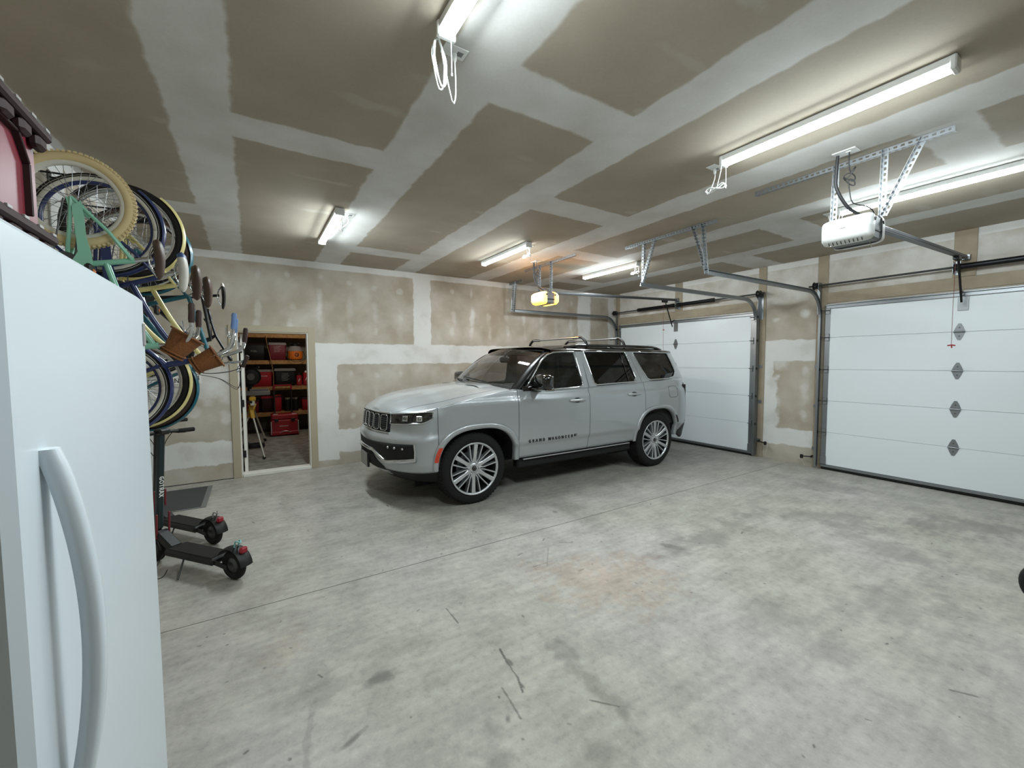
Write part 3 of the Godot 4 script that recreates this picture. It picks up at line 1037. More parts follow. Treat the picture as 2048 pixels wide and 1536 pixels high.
func build_garage_doors() -> void:
	garage_door(2, 0.22, 3.20, [1.70])
	garage_door(3, 4.20, 6.90, [5.55])
	door_track("curved galvanised door track along the back wall with slim hangers", 0.15, 1.0, [[-2.86, -2.83, 0.03], [-2.82, -2.83, -0.12 + 0.22]])
	door_track("curved galvanised door track on the far side of the drywall pillar", 3.26, -1.0, [[-2.84, -2.86, 0.02], [-2.87, -2.86, 0.19]])
	door_track("curved galvanised door track on the near side of the drywall pillar", 4.13, 1.0, [[-2.86, -2.86, -0.05], [-2.85, -2.86, -0.17]])
	door_track("galvanised door track at the far end of the wider white garage door", 6.96, -1.0, [[-2.86, -2.86, 0.05]])
	var g := G.new()
	slotted(g, Vector3(-2.88, H - 0.036, 2.98), Vector3(-2.88, H - 0.036, 4.26), Vector3.UP)
	tag(obj("ceiling_angle_iron", g, M.galvanised), "long slotted angle iron on the ceiling shared by two track hangers", "angle iron")
	g = G.new()
	slotted(g, Vector3(-2.84, H - 0.036, 0.02), Vector3(-2.84, H - 0.036, 0.46), Vector3.UP)
	tag(obj("ceiling_angle_iron", g, M.galvanised), "short slotted angle iron on the ceiling by the back wall", "angle iron")
	torsion("steel shaft with two black torsion springs above the garage door behind the parked vehicle", 0.06, 3.38, [[0.84, 1.66], [1.80, 2.49]], 1.72)
	torsion("steel shaft with black torsion springs above the garage door with the red release handle", 4.0, 7.06, [[5.52, 6.35]], 5.48)
	opener(1.70, true, "ceiling door opener with glowing yellow lamp lenses above the parked vehicle")
	opener(5.57, false, "ceiling door opener with unlit white covers and thick black cable")
	for s in [[3.36, 0.27, 1.0, "black sensor bracket low on the drywall pillar, on the vehicle's side"], [4.03, 0.16, -1.0, "black sensor bracket low on the drywall pillar, beside the unobstructed garage door"]]:
		var t := thing("door_sensor", s[3], "door sensor", Vector3(-0.05, s[1], s[0]))
		g = G.new()
		g.box(Vector3(0.01, 0, -s[2] * 0.05), Vector3(0.08, 0.035, 0.004))
		g.bar(Vector3(-0.02, 0, -s[2] * 0.05), Vector3(-0.03, -0.01, s[2] * 0.06), 0.03, 0.012, Vector3.UP)
		obj("bracket", g, M.black_metal, t)
		g = G.new()
		g.box(Vector3(-0.03, -0.015, s[2] * 0.07), Vector3(0.03, 0.06, 0.04), 0.008)
		obj("sensor_eye", g, M.black_plastic, t)
		g = G.new()
		g.tube(smooth_path([Vector3(-0.03, -0.02, s[2] * 0.08), Vector3(-0.02, -0.06, s[2] * 0.1), Vector3(0.0, -s[1] * 0.6, s[2] * 0.07), Vector3(0.03, -s[1] + 0.01, s[2] * 0.05)], 4), 0.002, 5)
		obj("wire", g, M.ink_white, t)


# ---------------------------------------------------------------- the parked vehicle (front towards -x, near side towards +z)
var cs_ := PackedFloat32Array()
var cp_ := PackedVector2Array()
var cn_ := PackedVector2Array()


func look(tab: Array, x: float) -> float:
	if x <= tab[0][0]: return tab[0][1]
	for i in range(1, tab.size()):
		if x <= tab[i][0]:
			var k: float = (x - tab[i - 1][0]) / (tab[i][0] - tab[i - 1][0])
			return lerpf(tab[i - 1][1], tab[i][1], k)
	return tab[tab.size() - 1][1]


func outline() -> void:
	var p := [Vector2(-2.53, 0), Vector2(-2.51, 0.3), Vector2(-2.44, 0.55), Vector2(-2.35, 0.74), Vector2(-2.24, 0.88), Vector2(-2.1, 0.975), Vector2(-1.9, 1.02), Vector2(-1.55, 1.03), Vector2(-1.0, 1.03), Vector2(0, 1.03), Vector2(1.0, 1.03), Vector2(1.6, 1.03), Vector2(1.95, 1.015), Vector2(2.2, 0.97), Vector2(2.38, 0.88), Vector2(2.49, 0.7), Vector2(2.55, 0.4), Vector2(2.57, 0)]
	var q := []
	for i in p.size() - 1:
		var a: Vector2 = p[i - 1] if i > 0 else Vector2(p[1].x, -p[1].y)
		var d: Vector2 = p[i + 2] if i + 2 < p.size() else Vector2(p[i].x, -p[i].y)
		for k in 12: q.append(p[i].cubic_interpolate(p[i + 1], a, d, k / 12.0))
	q.append(p[p.size() - 1])
	var s := 0.0
	for i in q.size():
		if i > 0: s += q[i].distance_to(q[i - 1])
		var t: Vector2 = (q[mini(i + 1, q.size() - 1)] - q[maxi(i - 1, 0)]).normalized()
		cs_.append(s)
		cp_.append(q[i])
		cn_.append(Vector2(-t.y, t.x))
	cn_[0] = Vector2(-1, 0)
	cn_[cn_.size() - 1] = Vector2(1, 0)


func s_of_x(x: float) -> float:
	for i in range(1, cp_.size()):
		if cp_[i].x >= x:
			return lerpf(cs_[i - 1], cs_[i], (x - cp_[i - 1].x) / (cp_[i].x - cp_[i - 1].x))
	return cs_[cs_.size() - 1]


const SIDE_IN := [[0.30, 0.10], [0.40, 0.062], [0.46, 0.052], [0.60, 0.02], [0.612, 0.0], [0.8, -0.006], [1.0, -0.006], [1.12, 0.0], [1.165, 0.008], [1.18, 0.022], [1.25, 0.036], [1.33, 0.055]]
const FRONT_IN := [[0.28, 0.17], [0.36, 0.08], [0.42, 0.03], [0.5, 0.004], [0.6, 0.0], [0.7, -0.004], [0.765, -0.012], [0.79, 0.0], [0.84, 0.035], [0.95, 0.046], [1.03, 0.056], [1.05, 0.064], [1.08, 0.08], [1.12, 0.1]]
const Y_TOP := [[-2.53, 1.05], [-2.3, 1.068], [-2.06, 1.105], [-1.8, 1.16], [-1.5, 1.21], [-1.2, 1.258], [-1.05, 1.278], [-0.9, 1.262], [-0.5, 1.243], [0.0, 1.255], [0.5, 1.272], [1.1, 1.292], [1.6, 1.302], [2.2, 1.325], [2.6, 1.325]]
const HOOD_Y := [[-2.46, 1.05], [-2.435, 1.085], [-2.38, 1.125], [-2.28, 1.17], [-2.1, 1.212], [-1.85, 1.248], [-1.5, 1.285], [-1.1, 1.315], [-0.9, 1.33]]


func skin(s: float, y: float, off := 0.0) -> Vector3:
	var a := absf(s)
	var i := clampi(cs_.bsearch(a), 1, cs_.size() - 1)
	var k := clampf((a - cs_[i - 1]) / (cs_[i] - cs_[i - 1]), 0, 1)
	var p := cp_[i - 1].lerp(cp_[i], k)
	var n := cn_[i - 1].lerp(cn_[i], k).normalized()
	var wf := 1.0 - smoothstep(0.95, 1.42, a)
	var ins := lerpf(look(SIDE_IN, y), look(FRONT_IN, y), wf)
	var wr := smoothstep(2.1, 2.5, p.x)
	ins += wr * maxf(0.0, y - 0.9) * 0.06
	p -= n * (ins - off)
	return Vector3(p.x, y, p.y if s >= 0 else -p.y)


func arch_y(x: float, xc: float, a: float, b: float) -> float:
	var t := absf(x - xc) / a
	return 0.43 + b * pow(maxf(0.0, 1.0 - pow(t, 2.6)), 1.0 / 2.6) if t < 1.0 else 0.0


func body_bottom(x: float) -> float:
	return maxf(0.44, maxf(arch_y(x, -1.515, 0.485, 0.43), arch_y(x, 1.535, 0.455, 0.455)))


func columns_x(x0: float, x1: float) -> Array:
	var out := [x0]
	for k in 160:
		var x := -2.6 + k * 0.0335
		if x > x0 + 0.01 and x < x1 - 0.01: out.append(x)
	for c in [[-1.515, 0.485], [1.535, 0.455]]:
		for k in 41:
			var x: float = c[0] - c[1] * cos(PI * k / 40.0)
			if x > x0 + 0.002 and x < x1 - 0.002: out.append(x)
	for q in cp_:
		if q.x > 1.9 and q.x > x0 + 0.001 and q.x < x1 - 0.0005: out.append(q.x)
	out.append(x1)
	out.sort()
	return out


func body_panel(called: String, car: Node3D, x0: float, x1: float, sgn: float, mt: Material) -> MeshInstance3D:
	var rows := []
	for x in columns_x(x0, x1):
		var s := s_of_x(x)
		var yb := body_bottom(x)
		var yt := look(Y_TOP, x)
		var row := PackedVector3Array()
		row.append(skin(s * sgn, yb, -0.02))
		for k in 27:
			row.append(skin(s * sgn, lerpf(yb, yt, k / 26.0)))
		row.append(skin(s * sgn, yt, -0.012))
		rows.append(row)
	var g := G.new()
	g.grid(rows, sgn < 0)
	return obj(called, g, mt, car)


# strip on the body skin between two height curves
func car_strip(g: G, s0: float, s1: float, n: int, lo: Callable, hi: Callable, off: float, back := 0.03, rows_n := 5) -> void:
	var rows := []
	for i in n + 1:
		var s := lerpf(s0, s1, float(i) / n)
		var row := PackedVector3Array()
		var a: float = lo.call(s); var b: float = hi.call(s)
		row.append(skin(s, a, off - back))
		for k in rows_n + 1: row.append(skin(s, lerpf(a, b, float(k) / rows_n), off))
		row.append(skin(s, b, off - back))
		rows.append(row)
	g.grid(rows)
	for e in [0, n]:
		g.sg = -1
		var r: PackedVector3Array = rows[e]
		var s := s0 if e == 0 else s1
		for k in range(1, r.size() - 2):
			g.quad(r[k], r[k + 1], skin(s, r[k + 1].y, off - back), skin(s, r[k].y, off - back))


func skin_loop(pts: Array, off: float) -> Array:
	var out := []
	for p in pts: out.append(skin(p.x, p.y, off))
	return out


func round_rect(x0: float, x1: float, y0: float, y1: float, r: float) -> Array:
	var out := []
	for c in [[x1 - r, y1 - r, 0.0], [x0 + r, y1 - r, PI / 2], [x0 + r, y0 + r, PI], [x1 - r, y0 + r, PI * 1.5]]:
		for k in 5:
			var a: float = c[2] + PI / 2 * k / 4.0
			out.append(Vector2(c[0] + cos(a) * r, c[1] + sin(a) * r))
	return out


func up_z(x: float, y: float) -> float:
	var t := 0.0
	if x > 1.5: t = 0.12 * pow((x - 1.5) / 0.8, 2)
	if x < -0.6: t = 0.05 * pow((-0.6 - x) / 0.5, 2)
	return 0.985 - (y - 1.28) * 0.33 - t


func car_wheel(car: Node3D, at: Vector3, sgn: float, turn: float) -> void:
	var w := Node3D.new()
	w.name = "wheel"
	car.add_child(w, true)
	w.position = at
	w.rotation.y = 0.0 if sgn > 0 else PI
	var b := Basis(Vector3.RIGHT, PI / 2)
	var g := G.new()
	g.at(Vector3.ZERO, b).lathe([Vector2(0.292, -0.25), Vector2(0.33, -0.268), Vector2(0.372, -0.265), Vector2(0.392, -0.245), Vector2(0.401, -0.22), Vector2(0.404, -0.13), Vector2(0.401, -0.04), Vector2(0.393, -0.018), Vector2(0.375, 0.0), Vector2(0.34, 0.006), Vector2(0.31, 0.0), Vector2(0.295, -0.012)], 72)
	obj("tyre", g, M.rubber, w)
	g = G.new()
	for k in 60:
		var a := TAU * k / 60.0
		for q in [[-0.05, 0.05], [-0.12, -0.04], [-0.2, 0.05]]:
			g.T = Transform3D(Basis(Vector3.BACK, a + q[1]), Vector3.ZERO) * Transform3D(Basis(), Vector3(0.402, 0, q[0]))
			g.box(Vector3.ZERO, Vector3(0.008, 0.028, 0.05))
	var tr := obj("tread", g, M.rubber_tread, w)
	tr.set_meta("kind", "stuff")
	g = G.new()
	g.at(Vector3.ZERO, b).lathe([Vector2(0.296, -0.006), Vector2(0.299, 0.006), Vector2(0.294, 0.01), Vector2(0.28, 0.004), Vector2(0.274, -0.008)], 72)
	obj("rim_lip", g, M.alloy, w)
	g = G.new()
	g.at(Vector3.ZERO, b).lathe([Vector2(0.28, 0.0), Vector2(0.268, -0.05), Vector2(0.262, -0.2), Vector2(0.0, -0.2)], 48)
	obj("barrel", g, M.matte_black, w)
	for k in 6:
		var a := TAU * k / 6.0 + turn
		# wide spoke
		for q in [[0.0, 0.025, 0.02, 0.0], [0.26, 0.0085, 0.007, 0.12], [-0.26, 0.0085, 0.007, -0.12]]:
			g = G.new()
			g.T = Transform3D(Basis(Vector3.BACK, a), Vector3.ZERO)
			var out_a: float = q[0] * 1.18
			var p0 := Vector3(0.055, q[3] * 0.16, -0.03)
			var p1 := Vector3(0.11, q[3] * 0.4, -0.012)
			var p2 := Vector3(cos(out_a) * 0.279, sin(out_a) * 0.279, 0.0)
			if q[0] == 0.0: p1 = Vector3(0.13, 0, -0.012)
			var path := [p0, p1, p2]
			var rows := []
			for i in 3:
				var d: Vector3 = (path[mini(i + 1, 2)] - path[maxi(i - 1, 0)]).normalized()
				var n := Vector3(-d.y, d.x, 0).normalized()
				var ww: float = [q[1] * 1.1, q[2], q[1]][i]
				rows.append(PackedVector3Array([path[i] - n * ww + Vector3(0, 0, -0.05), path[i] - n * ww, path[i] - n * ww * 0.7 + Vector3(0, 0, 0.005), path[i] + n * ww * 0.7 + Vector3(0, 0, 0.005), path[i] + n * ww, path[i] + n * ww + Vector3(0, 0, -0.05)]))
			g.grid(rows, false, -1)
			obj("spoke", g, M.alloy, w)
		g = G.new()
		g.at(Vector3(cos(a + PI / 6) * 0.068, sin(a + PI / 6) * 0.068, -0.022), b).lathe([Vector2(0.011, -0.02), Vector2(0.011, 0.004), Vector2(0.007, 0.012), Vector2(0, 0.013)], 8)
		obj("lug_nut", g, M.chrome, w)
	g = G.new()
	g.at(Vector3(0, 0, -0.02), b).lathe([Vector2(0.075, -0.03), Vector2(0.062, -0.008), Vector2(0.045, 0.0), Vector2(0.03, 0.002)], 24)
	obj("hub", g, M.alloy, w)
	g = G.new()
	g.at(Vector3(0, 0, -0.012), b).lathe([Vector2(0.031, -0.01), Vector2(0.029, 0.0), Vector2(0.0, 0.002)], 24)
	obj("centre_cap", g, M.gloss_black, w)
	g = G.new()
	g.at(Vector3(0, 0, -0.11), b).lathe([Vector2(0.0, 0.02), Vector2(0.19, 0.02), Vector2(0.19, -0.02), Vector2(0, -0.02)], 32, -1)
	obj("brake_disc", g, M.steel_dark, w)


func build_car() -> void:
	outline()
	var car := thing("suv", "silver three-row SUV with black roof, chrome window trim and roof crossbars", "car", Vector3(-3.45, 0, 1.77))
	var P: Material = M.silver_paint
	var g := G.new()
	# --- panels
	var sb := s_of_x(-2.005)
	var rows := []
	for i in 97:
		var s := lerpf(-sb, sb, i / 96.0)
		var p := skin(s, 0.7)
		var yt := look(Y_TOP, p.x)
		var row := PackedVector3Array()
		row.append(skin(s, 0.415, -0.03))
		for k in 31: row.append(skin(s, lerpf(0.415, yt, k / 30.0)))
		row.append(skin(s, yt, -0.01))
		rows.append(row)
	g.grid(rows)
	var bumper := obj("front_bumper", g, P, car)
	for sg in [1.0, -1.0]:
		body_panel("fender", car, -2.0, -1.0, sg, P)
		var d1 := body_panel("front_door", car, -0.994, 0.128, sg, P)
		var d2 := body_panel("rear_door", car, 0.134, 1.222, sg, P)
		var qp := body_panel("quarter_panel", car, 1.228, 2.569, sg, P)
		# dark gap backing
		for x in [-2.0, -0.997, 0.131, 1.225]:
			g = G.new()
			rows = []
			for dx in [-0.03, 0.03]:
				var row := PackedVector3Array()
				for k in 9: row.append(skin(sg * s_of_x(x + dx), lerpf(maxf(0.45, body_bottom(x) + 0.02), look(Y_TOP, x) - 0.01, k / 8.0), -0.014))
				rows.append(row)
			g.grid(rows)
			obj("seal", g, M.matte_black, car)
		# handles
		for q in [[d1, -0.22, 0.05, 1.10], [d2, 0.86, 1.12, 1.128]]:
			var c0: float = (q[1] + q[2]) / 2
			g = G.new()
			var ring := []
			for k in 16:
				var a := TAU * k / 16.0
				ring.append(skin(sg * s_of_x(c0 + cos(a) * 0.06), q[3] + sin(a) * 0.034, 0.001))
			for k in range(1, 15): g.face([ring[0], ring[k], ring[k + 1]], Vector3(c0, q[3], 0))
			obj("handle_pocket", g, M.steel_dark, q[0])
			g = G.new()
			var hpts := []
			for k in 9:
				var x: float = lerpf(q[1], q[2], k / 8.0)
				hpts.append(skin(sg * s_of_x(x), q[3] + 0.002, 0.012 + 0.022 * sin(PI * k / 8.0)))
			g.tube(hpts, [0.01, 0.015, 0.016, 0.016, 0.016, 0.016, 0.016, 0.015, 0.01], 10)
			obj("handle", g, M.alloy, q[0])
		# fuel flap
		if sg > 0:
			g = G.new()
			var loop := []
			for q in round_rect(1.77, 2.0, 1.04, 1.21, 0.05): loop.append(skin(s_of_x(q.x), q.y, 0.0005))
			g.tube(loop, 0.003, 5, true)
			obj("fuel_flap_seam", g, M.steel_dark, qp)
		# arch mouldings, liners
		for c in [[-1.515, 0.485, 0.43, 0.062], [1.535, 0.455, 0.455, 0.055]]:
			var fr := []
			var lr := []
			for k in 41:
				var a := PI * k / 40.0
				var cx := cos(a); var sy := sin(a)
				var e := 2.0 / 2.6
				var ux: float = -signf(cx) * pow(absf(cx), e); var uy := pow(maxf(sy, 0.0), e)
				var xi: float = c[0] + ux * c[1]; var yi: float = 0.43 + uy * c[2]
				var xo: float = c[0] + ux * (c[1] + c[3]); var yo: float = 0.43 + uy * (c[2] + c[3])
				var si: float = sg * s_of_x(xi); var so: float = sg * s_of_x(xo)
				fr.append(PackedVector3Array([skin(si, yi, -0.05), skin(si, yi, 0.012), skin((si + so) / 2, (yi + yo) / 2, 0.016), skin(so, yo, 0.012), skin(so, yo, -0.004)]))
				var pi := skin(si, yi, -0.03)
				lr.append(PackedVector3Array([pi, Vector3(pi.x, pi.y, sg * 0.55)]))
			g = G.new()
			g.grid(fr, sg < 0)
			obj("arch_moulding", g, P, car)
			g = G.new()
			g.grid(lr, sg > 0)
			g.box(Vector3(c[0], 0.55, sg * 0.55), Vector3(1.2, 0.75, 0.02))
			obj("wheel_liner", g, M.matte_black, car)
		# marker reflectors
		g = G.new()
		var my := [0.52, 0.66]
		g.sg = -1
		rows = []
		for k in 4:
			var y := lerpf(0.53, 0.69, k / 3.0)
			var e := pow(maxf(0.0, 1.0 - pow((y - 0.43) / 0.45, 2.6)), 1.0 / 2.6)
			var x: float = -1.515 - 0.5 * e
			rows.append(PackedVector3Array([skin(sg * s_of_x(x - 0.036), y, 0.02), skin(sg * s_of_x(x + 0.008), y, 0.02)]))
		g.grid(rows, sg < 0)
		obj("side_marker", g, M.amber_reflector, car)
		g = G.new()
		rows = []
		for k in 4:
			var y := lerpf(0.60, 0.76, k / 3.0)
			var e := pow(maxf(0.0, 1.0 - pow((y - 0.43) / 0.48, 2.6)), 1.0 / 2.6)
			var x: float = 1.535 + 0.465 * e
			rows.append(PackedVector3Array([skin(sg * s_of_x(x - 0.005), y, 0.02), skin(sg * s_of_x(x + 0.03), y, 0.02)]))
		g.grid(rows, sg < 0)
		obj("side_marker", g, M.dark_red, car)
		# rocker and side step
		g = G.new()
		g.box(Vector3(0.03, 0.365, sg * 0.88), Vector3(1.98, 0.13, 0.12), 0.02)
		obj("rocker", g, M.matte_black, car)
		g = G.new()
		g.box(Vector3(0.03, 0.416, sg * 0.965), Vector3(1.86, 0.014, 0.03), 0.004)
		obj("step_trim", g, M.alloy, car)
		# tail lamp
		g = G.new()
		var st0 := s_of_x(2.3); var st1 := s_of_x(2.5)
		if sg > 0: car_strip(g, st0, st1, 10, func(_s): return 1.12, func(_s): return 1.24, 0.004)
		else: car_strip(g, -st1, -st0, 10, func(_s): return 1.12, func(_s): return 1.24, 0.004)
		var tl := obj("tail_lamp", g, M.gloss_black, car)
		g = G.new()
		var lp := []
		for q in round_rect(st0, st1, 1.12, 1.24, 0.02): lp.append(skin(sg * q.x, q.y, 0.008))
		g.tube(lp, 0.007, 6, true)
		obj("lamp_bezel", g, M.chrome, tl)
		# rear lower bumper cladding
		g = G.new()
		var r0 := s_of_x(2.0); var r1: float = cs_[cs_.size() - 1]
		if sg > 0: car_strip(g, r0, r1, 16, func(s): return 0.36 if s > r0 + 0.25 else lerpf(0.46, 0.36, (s - r0) / 0.25), func(s): return lerpf(0.47, 0.6, clampf((s - r0) / 0.4, 0, 1)), 0.014)
		else: car_strip(g, -r1, -r0, 16, func(s): return 0.36, func(s): return lerpf(0.47, 0.6, clampf((-s - r0) / 0.4, 0, 1)), 0.014)
		obj("rear_bumper_cladding", g, M.black_plastic, car)
		# fender tops
		g = G.new()
		rows = []
		for i in 50:
			var s := lerpf(0.62, s_of_x(-1.09), i / 49.0)
			var e := skin(s, look(Y_TOP, skin(s, 0.7).x), -0.004)
			var row := PackedVector3Array()
			for k in 5: row.append(hood_pt(e, lerpf(1.0, minf(1.0, hood_lim(s) + 0.007), k / 4.0) * sg))
			rows.append(row)
		g.grid(rows, sg > 0)
		obj("fender_top", g, P, car)
	# --- hood
	g = G.new()
	rows = []
	var sh := s_of_x(-1.1)
	for i in 70:
		var s := sh * pow(i / 69.0, 0.9)
		var x := skin(s, 0.7).x
		var e := skin(s, look(Y_TOP, x), -0.004)
		var lim := hood_lim(s)
		var row := PackedVector3Array()
		for k in 41: row.append(hood_pt(e, lerpf(-lim, lim, k / 40.0)))
		rows.append(row)
	g.grid(rows, true)
	var hood := obj("hood", g, P, car)
	for sg in [1.0, -1.0]:
		g = G.new()
		rows = []
		for k in 9:
			var z: float = lerpf(0.22, 0.62, k / 8.0)
			var c := 0.016 * sin(PI * k / 8.0)
			var row := PackedVector3Array()
			for u in [-1.0, 1.0]:
				var ev := skin(s_of_x(-1.33 + 0.05 * z + u * c), look(Y_TOP, -1.33 + 0.05 * z + u * c), -0.004)
				row.append(hood_pt(ev, sg * z / ev.z) + Vector3(0, 0.004, 0))
			rows.append(row)
		g.grid(rows)
		obj("hood_vent", g, M.matte_black, hood)
		# seam beside the hood
		g = G.new()
		rows = []
		for i in 40:
			var s := lerpf(0.66, s_of_x(-1.09), i / 39.0)
			var e := skin(s, look(Y_TOP, skin(s, 0.7).x), -0.004)
			var a := hood_pt(e, (hood_lim(s) + 0.015) * sg); var b := hood_pt(e, (hood_lim(s) - 0.01) * sg)
			rows.append(PackedVector3Array([a - Vector3(0, 0.012, 0), b - Vector3(0, 0.012, 0)]))
		g.grid(rows)
		obj("seal", g, M.matte_black, car)
	# --- front end
	g = G.new()
	car_strip(g, -0.6, 0.6, 36, func(s): return 0.838, func(s): return 1.036, 0.004)
	var gr := obj("grille", g, M.matte_black, car)
	for k in 7:
		var c := (k - 3) * 0.163
		g = G.new()
		g.tube(skin_loop(round_rect(c - 0.066, c + 0.066, 0.852, 1.022, 0.03), 0.012), 0.005, 6, true)
		obj("grille_ring", g, M.chrome, gr)
		g = G.new()
		for j in 7:
			g.tube(skin_loop([Vector2(c - 0.06, 0.868 + j * 0.023), Vector2(c, 0.868 + j * 0.023), Vector2(c + 0.06, 0.868 + j * 0.023)], 0.008), 0.003, 4)
		for j in 5:
			g.tube(skin_loop([Vector2(c - 0.048 + j * 0.024, 0.858), Vector2(c - 0.048 + j * 0.024, 1.016)], 0.008), 0.0022, 4)
		obj("grille_mesh", g, M.steel_dark, gr)
	g = G.new()
	var path := []
	for k in 25: path.append(Vector2(lerpf(-0.6, 0.6, k / 24.0), 0.832))
	g.tube(skin_loop(path, 0.01), 0.008, 6)
	path = []
	for k in 25: path.append(Vector2(lerpf(-0.6, 0.6, k / 24.0), 1.042))
	g.tube(skin_loop(path, 0.01), 0.009, 6)
	obj("grille_trim", g, M.chrome, gr)
	for sg in [1.0, -1.0]:
		var lo := func(s):
			var t: float = (absf(s) - 0.61) / 0.56
			return 0.93 + 0.03 * t + 0.05 * pow(clampf((t - 0.72) / 0.28, 0, 1), 2)
		var hi := func(s):
			var t: float = (absf(s) - 0.61) / 0.56
			return 1.038 + 0.04 * t - 0.012 * pow(clampf((t - 0.85) / 0.15, 0, 1), 2)
		g = G.new()
		var a0 := 0.61 if sg > 0 else -1.17
		car_strip(g, a0, a0 + 0.56, 24, lo, hi, 0.004)
		var hl := obj("headlamp", g, M.gloss_black, car)
		g = G.new()
		var loop := []
		for k in 25: loop.append(Vector2(sg * lerpf(0.61, 1.17, k / 24.0), lo.call(lerpf(0.61, 1.17, k / 24.0))))
		for k in 25: loop.append(Vector2(sg * lerpf(1.17, 0.61, k / 24.0), hi.call(lerpf(1.17, 0.61, k / 24.0))))
		g.tube(skin_loop(loop, 0.01), 0.007, 6, true)
		obj("lamp_bezel", g, M.chrome, hl)
		for s in [0.80, 0.98]:
			g = G.new()
			car_strip(g, sg * s if sg > 0 else sg * s - 0.07, (sg * s if sg > 0 else sg * s - 0.07) + 0.07, 4, func(_s): return 0.972, func(_s): return 1.03, 0.016, 0.01, 3)
			obj("projector", g, M.chrome, hl)
			g = G.new()
			var c := skin(sg * (s + 0.035), 1.0, 0.02)
			g.at(c).lathe([Vector2(0, -0.02), Vector2(0.014, -0.014), Vector2(0.02, 0), Vector2(0.014, 0.014), Vector2(0, 0.02)], 12)
			obj("bulb_lens", g, M.lamp_glass, hl)
		# fog lamp pocket lenses
	var slo := func(s):
		var a: float = absf(s)
		if a < 0.3: return 0.632
		if a < 0.56: return lerpf(0.632, 0.53, (a - 0.3) / 0.26)
		return lerpf(0.53, 0.585, (a - 0.56) / 0.4)
	var shi := func(s): return 0.708 + 0.025 * absf(s)
	g = G.new()
	car_strip(g, -0.96, 0.96, 60, slo, shi, 0.004)
	var slot := obj("lower_grille", g, M.matte_black, car)
	g = G.new()
	rows = []
	for k in 61:
		var s := lerpf(-0.985, 0.985, k / 60.0)
		var y: float = slo.call(clampf(s, -0.96, 0.96))
		rows.append(PackedVector3Array([skin(s, y - 0.045, 0.0), skin(s, y - 0.042, 0.016), skin(s, y - 0.01, 0.022), skin(s, y, 0.014), skin(s, y + 0.002, -0.01)]))
	g.grid(rows)
	for sg in [1.0, -1.0]:
		g.tube(skin_loop([Vector2(sg * 0.972, 0.57), Vector2(sg * 0.975, 0.65), Vector2(sg * 0.968, 0.735)], 0.01), 0.011, 6)
	obj("chrome_strip", g, M.chrome, slot)
	for sg in [1.0, -1.0]:
		for s in [0.62, 0.72, 0.83]:
			g = G.new()
			g.at(skin(sg * s, 0.68, 0.008)).lathe([Vector2(0, -0.016), Vector2(0.011, -0.011), Vector2(0.016, 0), Vector2(0.011, 0.011), Vector2(0, 0.016)], 10)
			obj("fog_lens", g, M.chrome, slot)
	g = G.new()
	car_strip(g, -0.5, 0.5, 30, func(s): return 0.40, func(s): return lerpf(0.585, 0.44, clampf((absf(s) - 0.26) / 0.24, 0, 1)), 0.006)
	obj("lower_intake", g, M.matte_black, car)
	g = G.new()
	car_strip(g, -0.5, 0.5, 24, func(s): return 0.33, func(s): return 0.385, -0.012, 0.05)
	obj("skid_plate", g, M.alloy, car)
	g = G.new()
	car_strip(g, -1.3, 1.3, 50, func(s): return 0.28, func(s): return 0.42, -0.03, 0.1)
	obj("valance", g, M.black_plastic, car)
	var pl := Node3D.new()
	pl.name = "number_plate"
	car.add_child(pl)
	pl.position = Vector3(-2.545, 0.465, 0)
	g = G.new()
	g.box(Vector3(0.01, 0, 0), Vector3(0.024, 0.17, 0.33), 0.004)
	obj("plate_holder", g, M.black_plastic, pl)
	g = G.new()
	g.box(Vector3(-0.004, 0.002, 0), Vector3(0.006, 0.15, 0.305), 0.002)
	obj("plate", g, M.lid_grey, pl)
	g = G.new()
	g.at(skin(1.19, 0.505, 0.002), Basis(Vector3.RIGHT, PI / 2)).lathe([Vector2(0.013, -0.004), Vector2(0.013, 0.002), Vector2(0, 0.003)], 12)
	obj("parking_sensor", g, P, bumper)
	# --- lettering on the near door
	var txt := "GRANDWAGONEER"
	var tx := [-0.841, -0.789, -0.738, -0.685, -0.631, -0.541, -0.489, -0.439, -0.389, -0.335, -0.281, -0.231, -0.18]
	var font := SystemFont.new()
	font.font_names = PackedStringArray(["Droid Sans"])
	font.font_weight = 700
	for k in txt.length():
		var tm := TextMesh.new()
		tm.text = txt[k]
		tm.font = font
		tm.font_size = 32
		tm.pixel_size = 0.0016
		tm.depth = 0.004
		var o := put("letter", tm, M.ink_black, car)
		o.position = skin(s_of_x(tx[k]), 0.641, 0.004)
	g = G.new()
	g.at(skin(s_of_x(-0.12), 0.648, 0.003)).box(Vector3.ZERO, Vector3(0.045, 0.03, 0.006), 0.001)
	var badge := obj("flag_badge", g, M.ink_black, car)
	g = G.new()
	for k in 3: g.at(skin(s_of_x(-0.12), 0.648, 0.007)).box(Vector3(0.008, -0.009 + k * 0.009, 0), Vector3(0.024, 0.003, 0.002))
	obj("flag_stripe", g, M.alloy, badge)
	# --- underbody
	g = G.new()
	g.box(Vector3(0.05, 0.42, 0), Vector3(4.5, 0.22, 1.06), 0.03)
	obj("chassis", g, M.matte_black, car)
